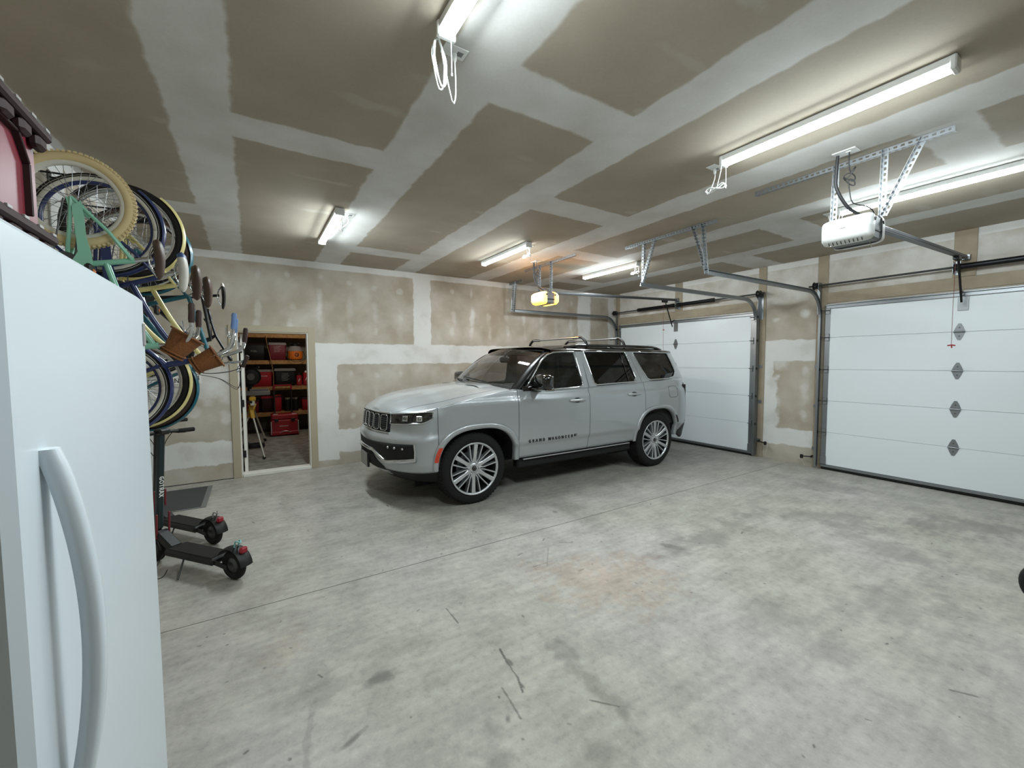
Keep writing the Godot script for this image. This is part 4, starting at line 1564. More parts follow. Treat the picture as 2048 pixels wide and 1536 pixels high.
	# --- glasshouse
	var W := [
		PackedVector2Array([Vector2(-0.86, 1.275), Vector2(-0.5, 1.252), Vector2(-0.05, 1.262), Vector2(0.035, 1.275), Vector2(0.052, 1.31), Vector2(0.03, 1.60), Vector2(0.018, 1.728), Vector2(-0.22, 1.728), Vector2(-0.34, 1.72), Vector2(-0.45, 1.69), Vector2(-0.56, 1.61), Vector2(-0.70, 1.46)]),
		PackedVector2Array([Vector2(0.3, 1.285), Vector2(1.02, 1.303), Vector2(1.075, 1.32), Vector2(1.085, 1.36), Vector2(1.03, 1.58), Vector2(0.978, 1.738), Vector2(0.182, 1.735), Vector2(0.215, 1.55), Vector2(0.255, 1.31)]),
		PackedVector2Array([Vector2(1.39, 1.322), Vector2(1.85, 1.326), Vector2(2.0, 1.35), Vector2(2.1, 1.42), Vector2(2.1, 1.46), Vector2(2.04, 1.62), Vector2(1.975, 1.728), Vector2(1.14, 1.736), Vector2(1.22, 1.55), Vector2(1.335, 1.34)])]
	for sg in [1.0, -1.0]:
		var f := func(x, y, d): return Vector3(x, y, sg * (up_z(x, y) + d))
		for k in 3:
			g = G.new()
			g.plate(W[k], -0.012, -0.008, f)
			var win := obj("side_window", g, M.front_glass if k == 0 else M.tinted_glass, car)
			g = G.new()
			var loop := []
			for i in W[k].size():
				var a: Vector2 = W[k][i]; var b: Vector2 = W[k][(i + 1) % W[k].size()]
				loop.append(f.call(a.x, a.y, 0.004)); loop.append(f.call((a.x + b.x) / 2, (a.y + b.y) / 2, 0.004))
			g.tube(loop, 0.011, 6, true)
			obj("window_trim", g, M.chrome, win)
		if true:
			g = G.new()
			g.plate(PackedVector2Array([Vector2(0.93, 1.30), Vector2(0.95, 1.30), Vector2(0.9, 1.735), Vector2(0.88, 1.735)]), -0.006, 0.0, f)
			obj("window_divider", g, M.gloss_black, car)
		for q in [PackedVector2Array([Vector2(0.0, 1.252), Vector2(0.16, 1.258), Vector2(0.118, 1.735), Vector2(0.0, 1.735), Vector2(0.052, 1.31)]), PackedVector2Array([Vector2(0.132, 1.258), Vector2(0.3, 1.268), Vector2(0.255, 1.31), Vector2(0.215, 1.55), Vector2(0.185, 1.74), Vector2(0.122, 1.738)])]:
			g = G.new()
			g.plate(q, -0.01, 0.003, f)
			obj("door_pillar", g, P, car)
		for q in [PackedVector2Array([Vector2(1.02, 1.288), Vector2(1.2, 1.294), Vector2(1.055, 1.743), Vector2(0.97, 1.743), Vector2(1.03, 1.58), Vector2(1.085, 1.36)]), PackedVector2Array([Vector2(1.206, 1.294), Vector2(1.4, 1.30), Vector2(1.335, 1.34), Vector2(1.22, 1.55), Vector2(1.14, 1.745), Vector2(1.06, 1.743)])]:
			g = G.new()
			g.plate(q, -0.01, 0.003, f)
			obj("door_pillar", g, P, car)
		# quarter pillar behind the last window, meshed in strips so that it follows the taper
		g = G.new()
		rows = []
		for k in 15:
			var t := k / 14.0
			var y := lerpf(1.30, 1.74, t)
			var xi := look([[1.30, 1.62], [1.325, 1.98], [1.42, 2.095], [1.46, 2.095], [1.62, 2.035], [1.74, 1.965]], y)
			var xo := lerpf(2.43, 2.19, pow(t, 1.15))
			var row := PackedVector3Array()
			for j in 7:
				var x := lerpf(xi, xo, j / 6.0)
				row.append(Vector3(x, y, sg * (up_z(x, y) + 0.002 - 0.03 * pow(j / 6.0, 3))))
			rows.append(row)
		g.grid(rows, sg > 0)
		obj("rear_pillar", g, P, car)
		g = G.new()
		g.plate(PackedVector2Array([Vector2(0.9, 1.285), Vector2(1.4, 1.29), Vector2(2.0, 1.30), Vector2(2.1, 1.42), Vector2(2.0, 1.35), Vector2(1.85, 1.326), Vector2(1.39, 1.322), Vector2(1.02, 1.303)]), -0.006, 0.0, f)
		obj("belt_strip", g, P, car)
		# A pillar
		g = G.new()
		rows = []
		for k in 13:
			var t := k / 12.0
			var ins: Vector3 = screen_pt(sg * 1.0, t)
			var y := lerpf(1.262, 1.742, t)
			var xo := look([[1.262, -0.9], [1.46, -0.71], [1.61, -0.57], [1.69, -0.46], [1.72, -0.35], [1.742, -0.2]], y)
			var outp := Vector3(xo, y, sg * (up_z(xo, y) + 0.006))
			rows.append(PackedVector3Array([ins + Vector3(0.02, -0.01, -sg * 0.02), ins + Vector3(0, 0.004, 0), ins.lerp(outp, 0.5) + Vector3(-0.012, 0.008, sg * 0.012), outp, outp + Vector3(0.01, 0, -sg * 0.03)]))
		g.grid(rows, sg > 0)
		obj("windscreen_pillar", g, M.pillar_black, car)
		# mirror
		var mr := Node3D.new()
		mr.name = "mirror"
		car.add_child(mr, true)
		mr.position = Vector3(-0.71, 1.355, sg * 1.13)
		g = G.new()
		rows = []
		for k in 11:
			var a := PI * k / 10.0
			var row := PackedVector3Array()
			for j in 25:
				var b := TAU * j / 24.0
				var e := 0.45
				var zz := -cos(a)
				zz = signf(zz) * pow(absf(zz), e) * 0.15
				var rr := pow(sin(a), e)
				var yy := signf(sin(b)) * pow(absf(sin(b)), 0.55) * 0.098 * rr
				var xx := signf(cos(b)) * pow(absf(cos(b)), 0.6) * 0.075 * rr
				row.append(Vector3(xx - 0.02 * zz * sg / 0.15, yy, zz))
			rows.append(row)
		g.grid(rows)
		obj("shell", g, M.gloss_black, mr)
		g = G.new()
		g.box(Vector3(-0.005, -0.09, 0.0), Vector3(0.15, 0.018, 0.28), 0.006)
		obj("chrome_band", g, M.chrome, mr)
		g = G.new()
		g.bar(Vector3(-0.02, -0.1, -sg * 0.05), Vector3(-0.05, -0.09, -sg * 0.17), 0.1, 0.045, Vector3.UP, 0.01)
		g.box(Vector3(-0.09, -0.085, -sg * 0.15), Vector3(0.24, 0.07, 0.035), 0.015)
		obj("arm", g, M.gloss_black, mr)
		g = G.new()
		g.box(Vector3(0.068, 0, 0), Vector3(0.008, 0.15, 0.22), 0.003)
		obj("mirror_glass", g, M.chrome, mr)
		# roof rail
		g = G.new()
		var rp := []
		for k in 17:
			var t := k / 16.0
			var x := lerpf(-0.05, 2.0, t)
			var lift := 0.03 * smoothstep(0.0, 0.12, t) * (1.0 - smoothstep(0.9, 1.0, t))
			rp.append(Vector3(x, roof_y(x, 0.86) + lift - 0.004, sg * (up_z(x, 1.75) * 0.86)))
		g.tube(rp, 0.019, 8)
		obj("roof_rail", g, M.gloss_black, car)
	# windscreen
	g = G.new()
	rows = []
	for k in 13:
		var row := PackedVector3Array()
		for j in 21: row.append(screen_pt(lerpf(-1, 1, j / 20.0), k / 12.0))
		rows.append(row)
	g.grid(rows, true)
	var ws := obj("windscreen", g, M.windscreen, car)
	g = G.new()
	g.box(Vector3(-0.53, 1.735, 0.42), Vector3(0.03, 0.004, 0.045))
	obj("toll_sticker", g, M.ink_teal, ws)
	# cowl and wipers
	g = G.new()
	rows = []
	for j in 21:
		var v := lerpf(-1, 1, j / 20.0)
		var b := screen_pt(v, 0.0)
		var e := skin(sh, look(Y_TOP, -1.1), -0.004)
		var h := hood_pt(e, v * 0.98)
		rows.append(PackedVector3Array([Vector3(h.x - 0.02, h.y - 0.012, h.z), Vector3((h.x + b.x) / 2, b.y - 0.02, b.z), b + Vector3(0.03, 0.004, 0)]))
	g.grid(rows, true)
	obj("cowl", g, M.matte_black, car)
	for q in [[0.62, -0.15], [-0.1, -0.8]]:
		g = G.new()
		var wp := []
		for k in 7: wp.append(screen_pt(lerpf(q[0], q[1], k / 6.0), 0.03 + 0.08 * k / 6.0) + Vector3(-0.02, 0.02, 0))
		g.tube(wp, 0.008, 6)
		obj("wiper", g, M.black_plastic, car)
	# roof
	g = G.new()
	rows = []
	var hr := []
	for i in 31:
		var row := PackedVector3Array()
		var hrow := PackedVector3Array()
		for j in 35:
			var v := clampf(lerpf(-1.06, 1.06, j / 34.0), -1.0, 1.0)
			var x := lerpf(-0.545 + 0.17 * v * v, 2.22 - 0.08 * v * v, i / 30.0)
			var ze := up_z(x, 1.745)
			var low := j == 0 or j == 34
			row.append(Vector3(x, 1.728 if low else roof_y(x, v), v * (ze + (0.008 if low else 0.0))))
			hrow.append(Vector3(x, (1.70 if low else roof_y(x, v) - 0.04), v * (ze - 0.03)))
		rows.append(row)
		hr.append(hrow)
	g.grid(rows, false)
	obj("roof", g, M.gloss_black, car)
	g = G.new()
	g.grid(hr, true)
	obj("headliner", g, M.headliner, car)
	# tailgate
	g = G.new()
	rows = []
	for k in 9:
		var t := k / 8.0
		var row := PackedVector3Array()
		for j in 17:
			var v := lerpf(-1, 1, j / 16.0)
			var top := Vector3(2.2 - 0.08 * v * v, 1.745 + 0.03 * (1 - v * v), v * 0.72)
			var bot := skin(cs_[cs_.size() - 1] - absf(v) * 0.8, 1.32) * Vector3(1, 1, signf(v) if v != 0 else 1.0)
			row.append(top.lerp(bot, t))
		rows.append(row)
	g.grid(rows, true)
	obj("tailgate_glass", g, M.tinted_glass, car)
	# crossbars
	for x in [0.36, 1.12]:
		var cb := Node3D.new()
		cb.name = "crossbar"
		car.add_child(cb, true)
		cb.position = Vector3(x, 1.945, 0)
		g = G.new()
		g.box(Vector3.ZERO, Vector3(0.06, 0.022, 1.14), 0.009)
		obj("bar", g, M.alloy, cb)
		for sg in [1.0, -1.0]:
			g = G.new()
			g.tube(smooth_path([Vector3(0, 0, sg * 0.42), Vector3(0, 0.004, sg * 0.55), Vector3(0, -0.01, sg * 0.62), Vector3(0, -0.06, sg * 0.685), Vector3(0, -0.135, sg * 0.72)], 3), 0.02, 8)
			obj("foot", g, M.black_plastic, cb)
	# wheels
	for sg in [1.0, -1.0]:
		car_wheel(car, Vector3(-1.57, 0.404, sg * 1.0), sg, 1.5)
		car_wheel(car, Vector3(1.50, 0.404, sg * 1.0), sg, 1.62)
	# cabin
	g = G.new()
	g.box(Vector3(0.7, 0.62, 0), Vector3(3.2, 0.1, 1.8))
	for sg in [1.0, -1.0]: g.box(Vector3(0.7, 0.92, sg * 0.91), Vector3(3.2, 0.6, 0.05))
	g.box(Vector3(2.28, 0.95, 0), Vector3(0.05, 0.7, 1.6))
	obj("cabin_tub", g, M.interior, car)
	g = G.new()
	g.box(Vector3(-0.82, 1.12, 0), Vector3(0.5, 0.34, 1.74), 0.08)
	g.box(Vector3(-0.62, 1.26, 0.42), Vector3(0.3, 0.09, 0.4), 0.04)
	obj("dashboard", g, M.interior, car)
	g = G.new()
	var wl := []
	for k in 24:
		var a := TAU * k / 24.0
		wl.append(Vector3(-0.42 - 0.07 * sin(a), 1.24 + 0.16 * sin(a), 0.42 + 0.185 * cos(a)))
	g.tube(wl, 0.016, 8, true)
	g.bar(Vector3(-0.42, 1.24, 0.27), Vector3(-0.42, 1.24, 0.57), 0.04, 0.03, Vector3.UP, 0.01)
	g.tube([Vector3(-0.42, 1.24, 0.42), Vector3(-0.65, 1.12, 0.42)], 0.03, 8)
	obj("steering_wheel", g, M.interior, car)
	g = G.new()
	g.tube(smooth_path([Vector3(-0.86, 1.40, -0.79), Vector3(-0.80, 1.42, -0.74), Vector3(-0.66, 1.54, -0.70), Vector3(-0.64, 1.58, -0.74)], 4), 0.014, 8)
	obj("grab_handle", g, M.interior, car)
	for q in [[0.1, 0.42], [0.1, -0.42], [1.05, 0.42], [1.05, -0.42], [1.85, 0.4], [1.85, -0.4]]:
		g = G.new()
		g.box(Vector3(q[0] - 0.1, 0.82, q[1]), Vector3(0.55, 0.22, 0.5), 0.06)
		g.bar(Vector3(q[0] + 0.13, 0.85, q[1]), Vector3(q[0] + 0.3, 1.4, q[1]), 0.46, 0.14, Vector3.RIGHT, 0.05)
		g.bar(Vector3(q[0] + 0.31, 1.42, q[1]), Vector3(q[0] + 0.34, 1.6, q[1]), 0.26, 0.1, Vector3.RIGHT, 0.04)
		obj("seat", g, M.interior, car)
	g = G.new()
	g.box(Vector3(-0.56, 1.63, 0), Vector3(0.05, 0.085, 0.25), 0.02)
	g.tube([Vector3(-0.56, 1.67, 0), Vector3(-0.54, 1.76, 0)], 0.014, 6)
	g.box(Vector3(-0.47, 1.755, 0), Vector3(0.14, 0.03, 0.14), 0.01)
	obj("rear_view_mirror", g, M.black_plastic, car)


func roof_y(x: float, v: float) -> float:
	var c := look([[-0.55, 1.792], [-0.4, 1.812], [-0.1, 1.836], [0.4, 1.853], [1.2, 1.853], [1.8, 1.836], [2.22, 1.79]], x)
	return 1.755 + (c - 1.755) * (1.0 - pow(absf(v), 4.0))


func screen_pt(v: float, t: float) -> Vector3:
	var b := Vector3(-1.2 + 0.2 * v * v, 1.318 - 0.03 * v * v, v * 0.87)
	var p := Vector3(-0.545 + 0.17 * v * v, 1.79 - 0.042 * v * v, v * 0.72)
	return b.lerp(p, t) + Vector3(-0.02, 0.03, 0) * sin(PI * t)


func hood_lim(s: float) -> float:
	return lerpf(1.0, 0.853, smoothstep(0.62, 1.0, s))


func hood_pt(e: Vector3, t: float) -> Vector3:
	var c := look(HOOD_Y, e.x)
	var k := 1.0 - pow(absf(t), 2.4)
	var y := e.y + (c - e.y) * k
	var far := smoothstep(-2.42, -2.1, e.x)
	y += 0.012 * far * (1.0 - smoothstep(0.5, 0.6, absf(t)))
	return Vector3(e.x, y, absf(e.z) * t)


# ---------------------------------------------------------------- bicycles hung nose down on the left wall
func bp(l: float, h: float, w := 0.0) -> Vector3:
	return Vector3(h, -l, w)


func bike_wheel(parent: Node3D, at: Vector3, r: float, tw: float, tyre: Material, side: Material, rim: Material, knobs: bool) -> Node3D:
	var w := Node3D.new()
	w.name = "wheel"
	parent.add_child(w, true)
	w.position = at
	var b := Basis(Vector3.RIGHT, PI / 2)
	var g := G.new()
	var prof := []
	for k in 13:
		var a := TAU * k / 12.0
		prof.append(Vector2(r - tw + cos(a) * tw, sin(a) * tw))
	g.at(Vector3.ZERO, b).lathe(prof, 48)
	if knobs:
		for k in 72:
			for q in [-0.5, 0.5]:
				g.T = Transform3D(Basis(Vector3.BACK, TAU * (k + q * 0.5) / 72.0), Vector3.ZERO)
				g.box(Vector3(r - 0.001, 0, q * tw * 0.9), Vector3(0.012, r * 0.05, tw * 0.6))
	obj("tyre", g, tyre, w)
	if side:
		for e in [-1.0, 1.0]:
			g = G.new()
			g.at(Vector3(0, 0, e * tw * 0.72), b).lathe([Vector2(r - tw * 2.0, -0.002), Vector2(r - tw * 1.95, e * 0.004 + 0.002), Vector2(r - tw * 0.75, e * 0.004 + 0.002), Vector2(r - tw * 0.7, -0.002)], 48)
			obj("whitewall", g, side, w)
	g = G.new()
	var ri := r - tw * 2.0
	g.at(Vector3.ZERO, b).lathe([Vector2(ri + 0.012, -0.014), Vector2(ri - 0.004, -0.015), Vector2(ri - 0.016, -0.008), Vector2(ri - 0.016, 0.008), Vector2(ri - 0.004, 0.015), Vector2(ri + 0.012, 0.014)], 48)
	obj("rim", g, rim, w)
	g = G.new()
	var n := 32
	for k in n:
		var e := 1.0 if k % 2 else -1.0
		var a := TAU * k / n
		var c := a + (0.9 if k % 4 < 2 else -0.9)
		g.tube([Vector3(cos(c) * 0.022, sin(c) * 0.022, e * 0.025), Vector3(cos(a) * (ri - 0.01), sin(a) * (ri - 0.01), 0)], 0.0013, 4)
	var sp := obj("spokes", g, M.spoke, w)
	sp.set_meta("kind", "stuff")
	g = G.new()
	g.at(Vector3.ZERO, b).lathe([Vector2(0, -0.055), Vector2(0.006, -0.055), Vector2(0.006, -0.032), Vector2(0.024, -0.028), Vector2(0.018, -0.02), Vector2(0.018, 0.02), Vector2(0.024, 0.028), Vector2(0.006, 0.032), Vector2(0.006, 0.055), Vector2(0, 0.055)], 14, -1)
	obj("hub", g, M.chrome, w)
	return w


func bike_fender(parent: Node3D, at: Vector3, r: float, a0: float, a1: float, mt: Material, xf := Transform3D()) -> void:
	var rows := []
	for k in 29:
		var a := lerpf(a0, a1, k / 28.0)
		var row := PackedVector3Array()
		for j in 7:
			var q := lerpf(-1.0, 1.0, j / 6.0)
			var rr := r + 0.016 - 0.018 * q * q
			row.append(xf * (at + Vector3(cos(a) * rr, sin(a) * rr, q * 0.03)))
		rows.append(row)
	var g := G.new()
	g.grid(rows)
	obj("fender", g, mt, parent)


func bicycle(label: String, at: Vector3, p: Dictionary) -> void:
	var t := thing("bicycle", label, "bicycle", at, "bicycles hung on the left wall")
	var F: Material = p.frame
	var wb: float = p.wb
	var r: float = p.r
	var k: float = wb / 1.08
	var bb := Vector2(0.44 * k, -0.04)
	var sd: Vector2 = p.saddle
	var st := Vector2(lerpf(bb.x, sd.x, 0.72), lerpf(bb.y, sd.y, 0.72))
	var h0: Vector2 = p.head0
	var h1: Vector2 = p.head1
	var cl: Vector2 = p.clamp
	var tr: float = 0.017 * sqrt(k)
	bike_wheel(t, bp(0, 0), r, p.tw, p.tyre, p.get("side"), p.rim, p.get("knobs", false))
	var ax := (bp(h1.x, h1.y) - bp(h0.x, h0.y)).normalized()
	var sx := Transform3D(Basis(), bp(h0.x, h0.y)) * Transform3D(Basis(ax, p.get("steer", 0.0)), Vector3.ZERO) * Transform3D(Basis(), -bp(h0.x, h0.y))
	var fw := bike_wheel(t, Vector3.ZERO, r, p.tw, p.tyre, p.get("side"), p.rim, p.get("knobs", false))
	fw.transform = sx * Transform3D(Basis(), bp(wb, 0))
	var g := G.new()
	g.tube([bp(bb.x, bb.y), bp(st.x, st.y)], tr, 10)
	for e in [-1.0, 1.0]:
		g.tube([bp(0, 0, e * 0.058), bp(bb.x * 0.5, bb.y * 0.4, e * 0.052), bp(bb.x - 0.02, bb.y, e * 0.02)], tr * 0.62, 8)
		g.tube([bp(0, 0, e * 0.058), bp(st.x * 0.55, st.y * 0.6, e * 0.05), bp(st.x, st.y - 0.01, e * 0.012)], tr * 0.6, 8)
		g.plate(PackedVector2Array([Vector2(-0.02, 0.0), Vector2(0.015, -0.025), Vector2(0.05, -0.035), Vector2(0.04, -0.075), Vector2(-0.012, -0.05)]), e * 0.058 - 0.004, e * 0.058 + 0.004, flat)
	if p.get("curved", true):
		var m0 := Vector2((bb.x + h0.x) / 2, (bb.y + h0.y) / 2 - 0.035)
		g.tube(smooth_path([bp(bb.x, bb.y), bp(m0.x, m0.y), bp(h0.x - 0.01, h0.y + 0.02)], 6), tr * 1.12, 10)
		var m1 := Vector2((st.x + h1.x) / 2 + 0.02, (st.y * 0.6 + h1.y) / 2 - 0.05)
		g.tube(smooth_path([bp(lerpf(bb.x, st.x, 0.55), lerpf(bb.y, st.y, 0.55)), bp(m1.x, m1.y), bp(h1.x + 0.005, h1.y - 0.02)], 6), tr, 10)
	else:
		g.tube([bp(bb.x, bb.y), bp(h0.x, h0.y)], tr * 1.2, 10)
		g.tube([bp(st.x, st.y), bp(h1.x, h1.y)], tr, 10)
	g.tube([bp(h0.x, h0.y), bp(h1.x, h1.y)], tr * 1.25, 12)
	g.tube([bp(bb.x, bb.y, -0.045), bp(bb.x, bb.y, 0.045)], tr * 1.35, 12)
	obj("frame", g, F, t)
	# fork
	g = G.new()
	var dn := (h0 - h1).normalized()
	var cr := h0 + dn * 0.02
	for e in [-1.0, 1.0]:
		g.tube(smooth_path([sx * bp(cr.x, cr.y, e * 0.03), sx * bp(lerpf(cr.x, wb, 0.5) - 0.01, cr.y * 0.5, e * 0.055), sx * bp(wb, 0, e * 0.055)], 5), tr * 0.68, 8)
	g.tube([sx * bp(cr.x, cr.y, -0.04), sx * bp(cr.x, cr.y, 0.04)], tr * 0.9, 8)
	obj("fork", g, p.get("fork", F), t)
	if p.get("fender"):
		bike_fender(t, bp(0, 0), r, -2.6 + PI / 2 - 0.6, 0.9, p.fender)
		bike_fender(t, bp(wb, 0), r, -2.0, 0.9, p.fender, sx)
	# saddle and post
	g = G.new()
	g.tube([bp(st.x, st.y), bp(sd.x, sd.y - 0.03)], 0.013, 10)
	obj("seat_post", g, p.get("post", M.chrome), t)
	var sn := Node3D.new()
	sn.name = "saddle"
	t.add_child(sn)
	sn.position = bp(sd.x, sd.y)
	var sl: float = p.get("sl", 1.0)
	for part in ([0, 1] if p.has("saddle2") else [0]):
		var rows := []
		var y0 := -0.13 if not p.has("saddle2") else (-0.13 if part == 1 else -0.085)
		var y1 := 0.14 if part == 0 else -0.085
		for i in 17:
			var u := lerpf(y0, y1, i / 16.0)
			var wd := look([[-0.13, 0.02], [-0.12, 0.055], [-0.08, 0.085], [-0.03, 0.075], [0.03, 0.05], [0.1, 0.034], [0.13, 0.026], [0.14, 0.006]], u) * sl
			var th: float = look([[-0.13, 0.006], [-0.11, 0.03], [-0.03, 0.034], [0.1, 0.029], [0.125, 0.022], [0.14, 0.004]], u) * p.get("thick", 1.35)
			var row := PackedVector3Array()
			for j in 17:
				var a := TAU * j / 16.0
				var yy := sin(a)
				row.append(Vector3((yy * 0.5 if yy > 0 else yy) * th + 0.012 - 0.8 * u * u, -u * sl, cos(a) * wd))
			rows.append(row)
		g = G.new()
		g.grid(rows)
		obj("cushion" if part == 0 else "rear_pad", g, p.seat if part == 0 else p.saddle2, sn)
	g = G.new()
	for e in [-1.0, 1.0]:
		g.tube(smooth_path([Vector3(-0.015, 0.08, e * 0.03), Vector3(-0.04, 0.03, e * 0.02), Vector3(-0.04, -0.05, e * 0.02), Vector3(-0.01, -0.11, e * 0.012)], 3), 0.004, 6)
	obj("saddle_rails", g, M.chrome, sn)
	# stem, bar, grips
	g = G.new()
	g.tube([bp(h1.x, h1.y), bp(cl.x, cl.y)], 0.0125, 10)
	obj("stem", g, p.get("stem", M.chrome), t)
	g = G.new()
	var gp: Vector2 = p.grip
	var half: float = p.get("half", 0.24)
	var bar := []
	if p.get("flat_bar", false):
		bar = [bp(gp.x, gp.y, -half), bp(cl.x, cl.y, -0.05), bp(cl.x, cl.y, 0.05), bp(gp.x, gp.y, half)]
	else:
		var mid := Vector2(lerpf(cl.x, gp.x, 0.25), lerpf(cl.y, gp.y, 0.75))
		bar = [bp(gp.x, gp.y, -half), bp(lerpf(mid.x, gp.x, 0.45), lerpf(mid.y, gp.y, 0.7), -half * 0.97), bp(mid.x, mid.y, -half * 0.7), bp(cl.x, cl.y, -0.05), bp(cl.x, cl.y, 0.05), bp(mid.x, mid.y, half * 0.7), bp(lerpf(mid.x, gp.x, 0.45), lerpf(mid.y, gp.y, 0.7), half * 0.97), bp(gp.x, gp.y, half)]
	for i in bar.size(): bar[i] = sx * bar[i]
	g.tube(smooth_path(bar, 5), 0.011, 8)
	var hb := obj("handlebar", g, p.get("bar", M.chrome), t)
	for e in [0, 1]:
		var a: Vector3 = bar[0] if e == 0 else bar[bar.size() - 1]
		var b: Vector3 = bar[1] if e == 0 else bar[bar.size() - 2]
		var d := (a - b).normalized()
		g = G.new()
		g.tube([a - d * 0.1, a - d * 0.08, a - d * 0.04, a, a + d * 0.012], [0.014, 0.0165, 0.0155, 0.017, 0.012], 10)
		obj("grip", g, p.grips, hb)
		g = G.new()
		g.tube(smooth_path([a - d * 0.12, a - d * 0.13 + Vector3(-0.03, -0.02, 0), a - d * 0.06 + Vector3(-0.045, -0.03, 0)], 3), 0.0055, 6)
		obj("brake_lever", g, M.chrome if not p.get("flat_bar", false) else M.black_metal, hb)
		if p.get("cables", false):
			g = G.new()
			g.tube(smooth_path([a - d * 0.14, a - d * 0.16 + Vector3(-0.02, -0.14, 0), sx * bp(cl.x + 0.14, cl.y - 0.1, 0.02 if e else -0.02), bp(h0.x + 0.03, h0.y, 0)], 6), 0.0026, 5)
			obj("brake_cable", g, M.cord_black, hb)
	# drivetrain
	g = G.new()
	g.at(bp(bb.x, bb.y, 0.05), Basis(Vector3.RIGHT, PI / 2)).lathe([Vector2(0.02, -0.003), Vector2(0.08 * k, -0.003), Vector2(0.08 * k, 0.003), Vector2(0.02, 0.003)], 24, -1)
	obj("chainring", g, M.steel_dark, t)
	if p.get("guard"):
		g = G.new()
		var gpoly := PackedVector2Array()
		for q in [[0.02, 0.05], [0.12, 0.06], [0.25, 0.065], [0.36, 0.085], [0.46, 0.09], [0.52, 0.03], [0.5, -0.03], [0.44, -0.02], [0.36, 0.02], [0.22, 0.015], [0.06, 0.005]]: gpoly.append(Vector2(q[1] * k, -q[0] * k))
		g.plate(gpoly, 0.062, 0.07, flat)
		obj("chain_guard", g, p.guard, t)
	g = G.new()
	g.tube([bp(bb.x * 0.98, bb.y + 0.05 * k, 0.055), bp(0.01, 0.03, 0.055)], 0.004, 5)
	g.tube([bp(bb.x * 0.98, bb.y - 0.06 * k, 0.055), bp(0.01, -0.03, 0.055)], 0.004, 5)
	obj("chain", g, M.steel_dark, t)
	for e in [-1.0, 1.0]:
		var ca: float = p.get("crank", 0.4)
		var ce: Vector2 = bb + Vector2(cos(ca), sin(ca)) * 0.155 * k * e
		g = G.new()
		g.bar(bp(bb.x, bb.y, e * 0.075), bp(ce.x, ce.y, e * 0.085), 0.018, 0.012, Vector3.BACK, 0.003)
		var crank := obj("crank", g, M.alloy, t)
		g = G.new()
		g.at(bp(ce.x, ce.y, e * 0.135)).box(Vector3.ZERO, Vector3(0.03, 0.075, 0.08), 0.01)
		obj("pedal", g, M.black_plastic, crank)
		g = G.new()
		g.at(bp(ce.x, ce.y, e * 0.135) + Vector3(0.016, 0, 0)).box(Vector3.ZERO, Vector3(0.004, 0.02, 0.045), 0.001)
		obj("pedal_reflector", g, M.orange, crank)
	if p.has("basket"):
		var q: Array = p.basket
		var base := Vector3(q[0].x, q[0].y, at.z)
		var dir := Vector3(q[1].x, q[1].y, 0).normalized()
		var bn := Node3D.new()
		bn.name = "basket"
		t.add_child(bn)
		bn.transform = Transform3D(Basis(dir.cross(Vector3.BACK), dir, Vector3.BACK), base - at)
		var prof := [Vector2(0.0, 0.0)]
		for i in 25:
			var u := i / 24.0
			prof.append(Vector2(lerpf(q[3], q[4], u) + (0.0025 if i % 2 else 0.0), q[2] * u))
		prof.append(Vector2(q[4] - 0.012, q[2]))
		prof.append(Vector2(q[3] - 0.008, 0.012))
		prof.append(Vector2(0.0, 0.012))
		g = G.new()
		g.at(Vector3.ZERO, Basis(Vector3.RIGHT, Vector3.UP, Vector3.BACK * 1.35)).lathe(prof, 28)
		obj("wicker_shell", g, M.wicker, bn)
		for u in [0.02, 0.14, 0.97]:
			g = G.new()
			var ring := []
			for j in 56:
				var a := TAU * j / 56.0
				var rr := lerpf(q[3], q[4], u) + 0.004 + (0.003 if j % 2 else 0.0)
				ring.append(Vector3(cos(a) * rr, q[2] * u, sin(a) * rr * 1.35))
			g.tube(ring, 0.006, 6, true)
			obj("woven_band", g, M.wicker, bn)
	# hook on the wall
	var hk := thing("bike_hook", "steel wall hook holding the rear wheel of the %s" % p.kind, "hook", Vector3(LX, at.y + r - 0.06, at.z), "bike hooks on the left wall")
	g = G.new()
	g.box(Vector3(0.006, 0, 0), Vector3(0.01, 0.12, 0.05), 0.002)
	obj("plate", g, M.steel_dark, hk)
	g = G.new()
	var reach := at.x - LX
	g.tube(smooth_path([Vector3(0.01, 0.02, 0.0), Vector3(reach * 0.6, 0.025, 0), Vector3(reach, 0.02, 0), Vector3(reach + 0.03, 0.05, 0)], 4), 0.006, 8)
	obj("hook", g, M.black_metal, hk)


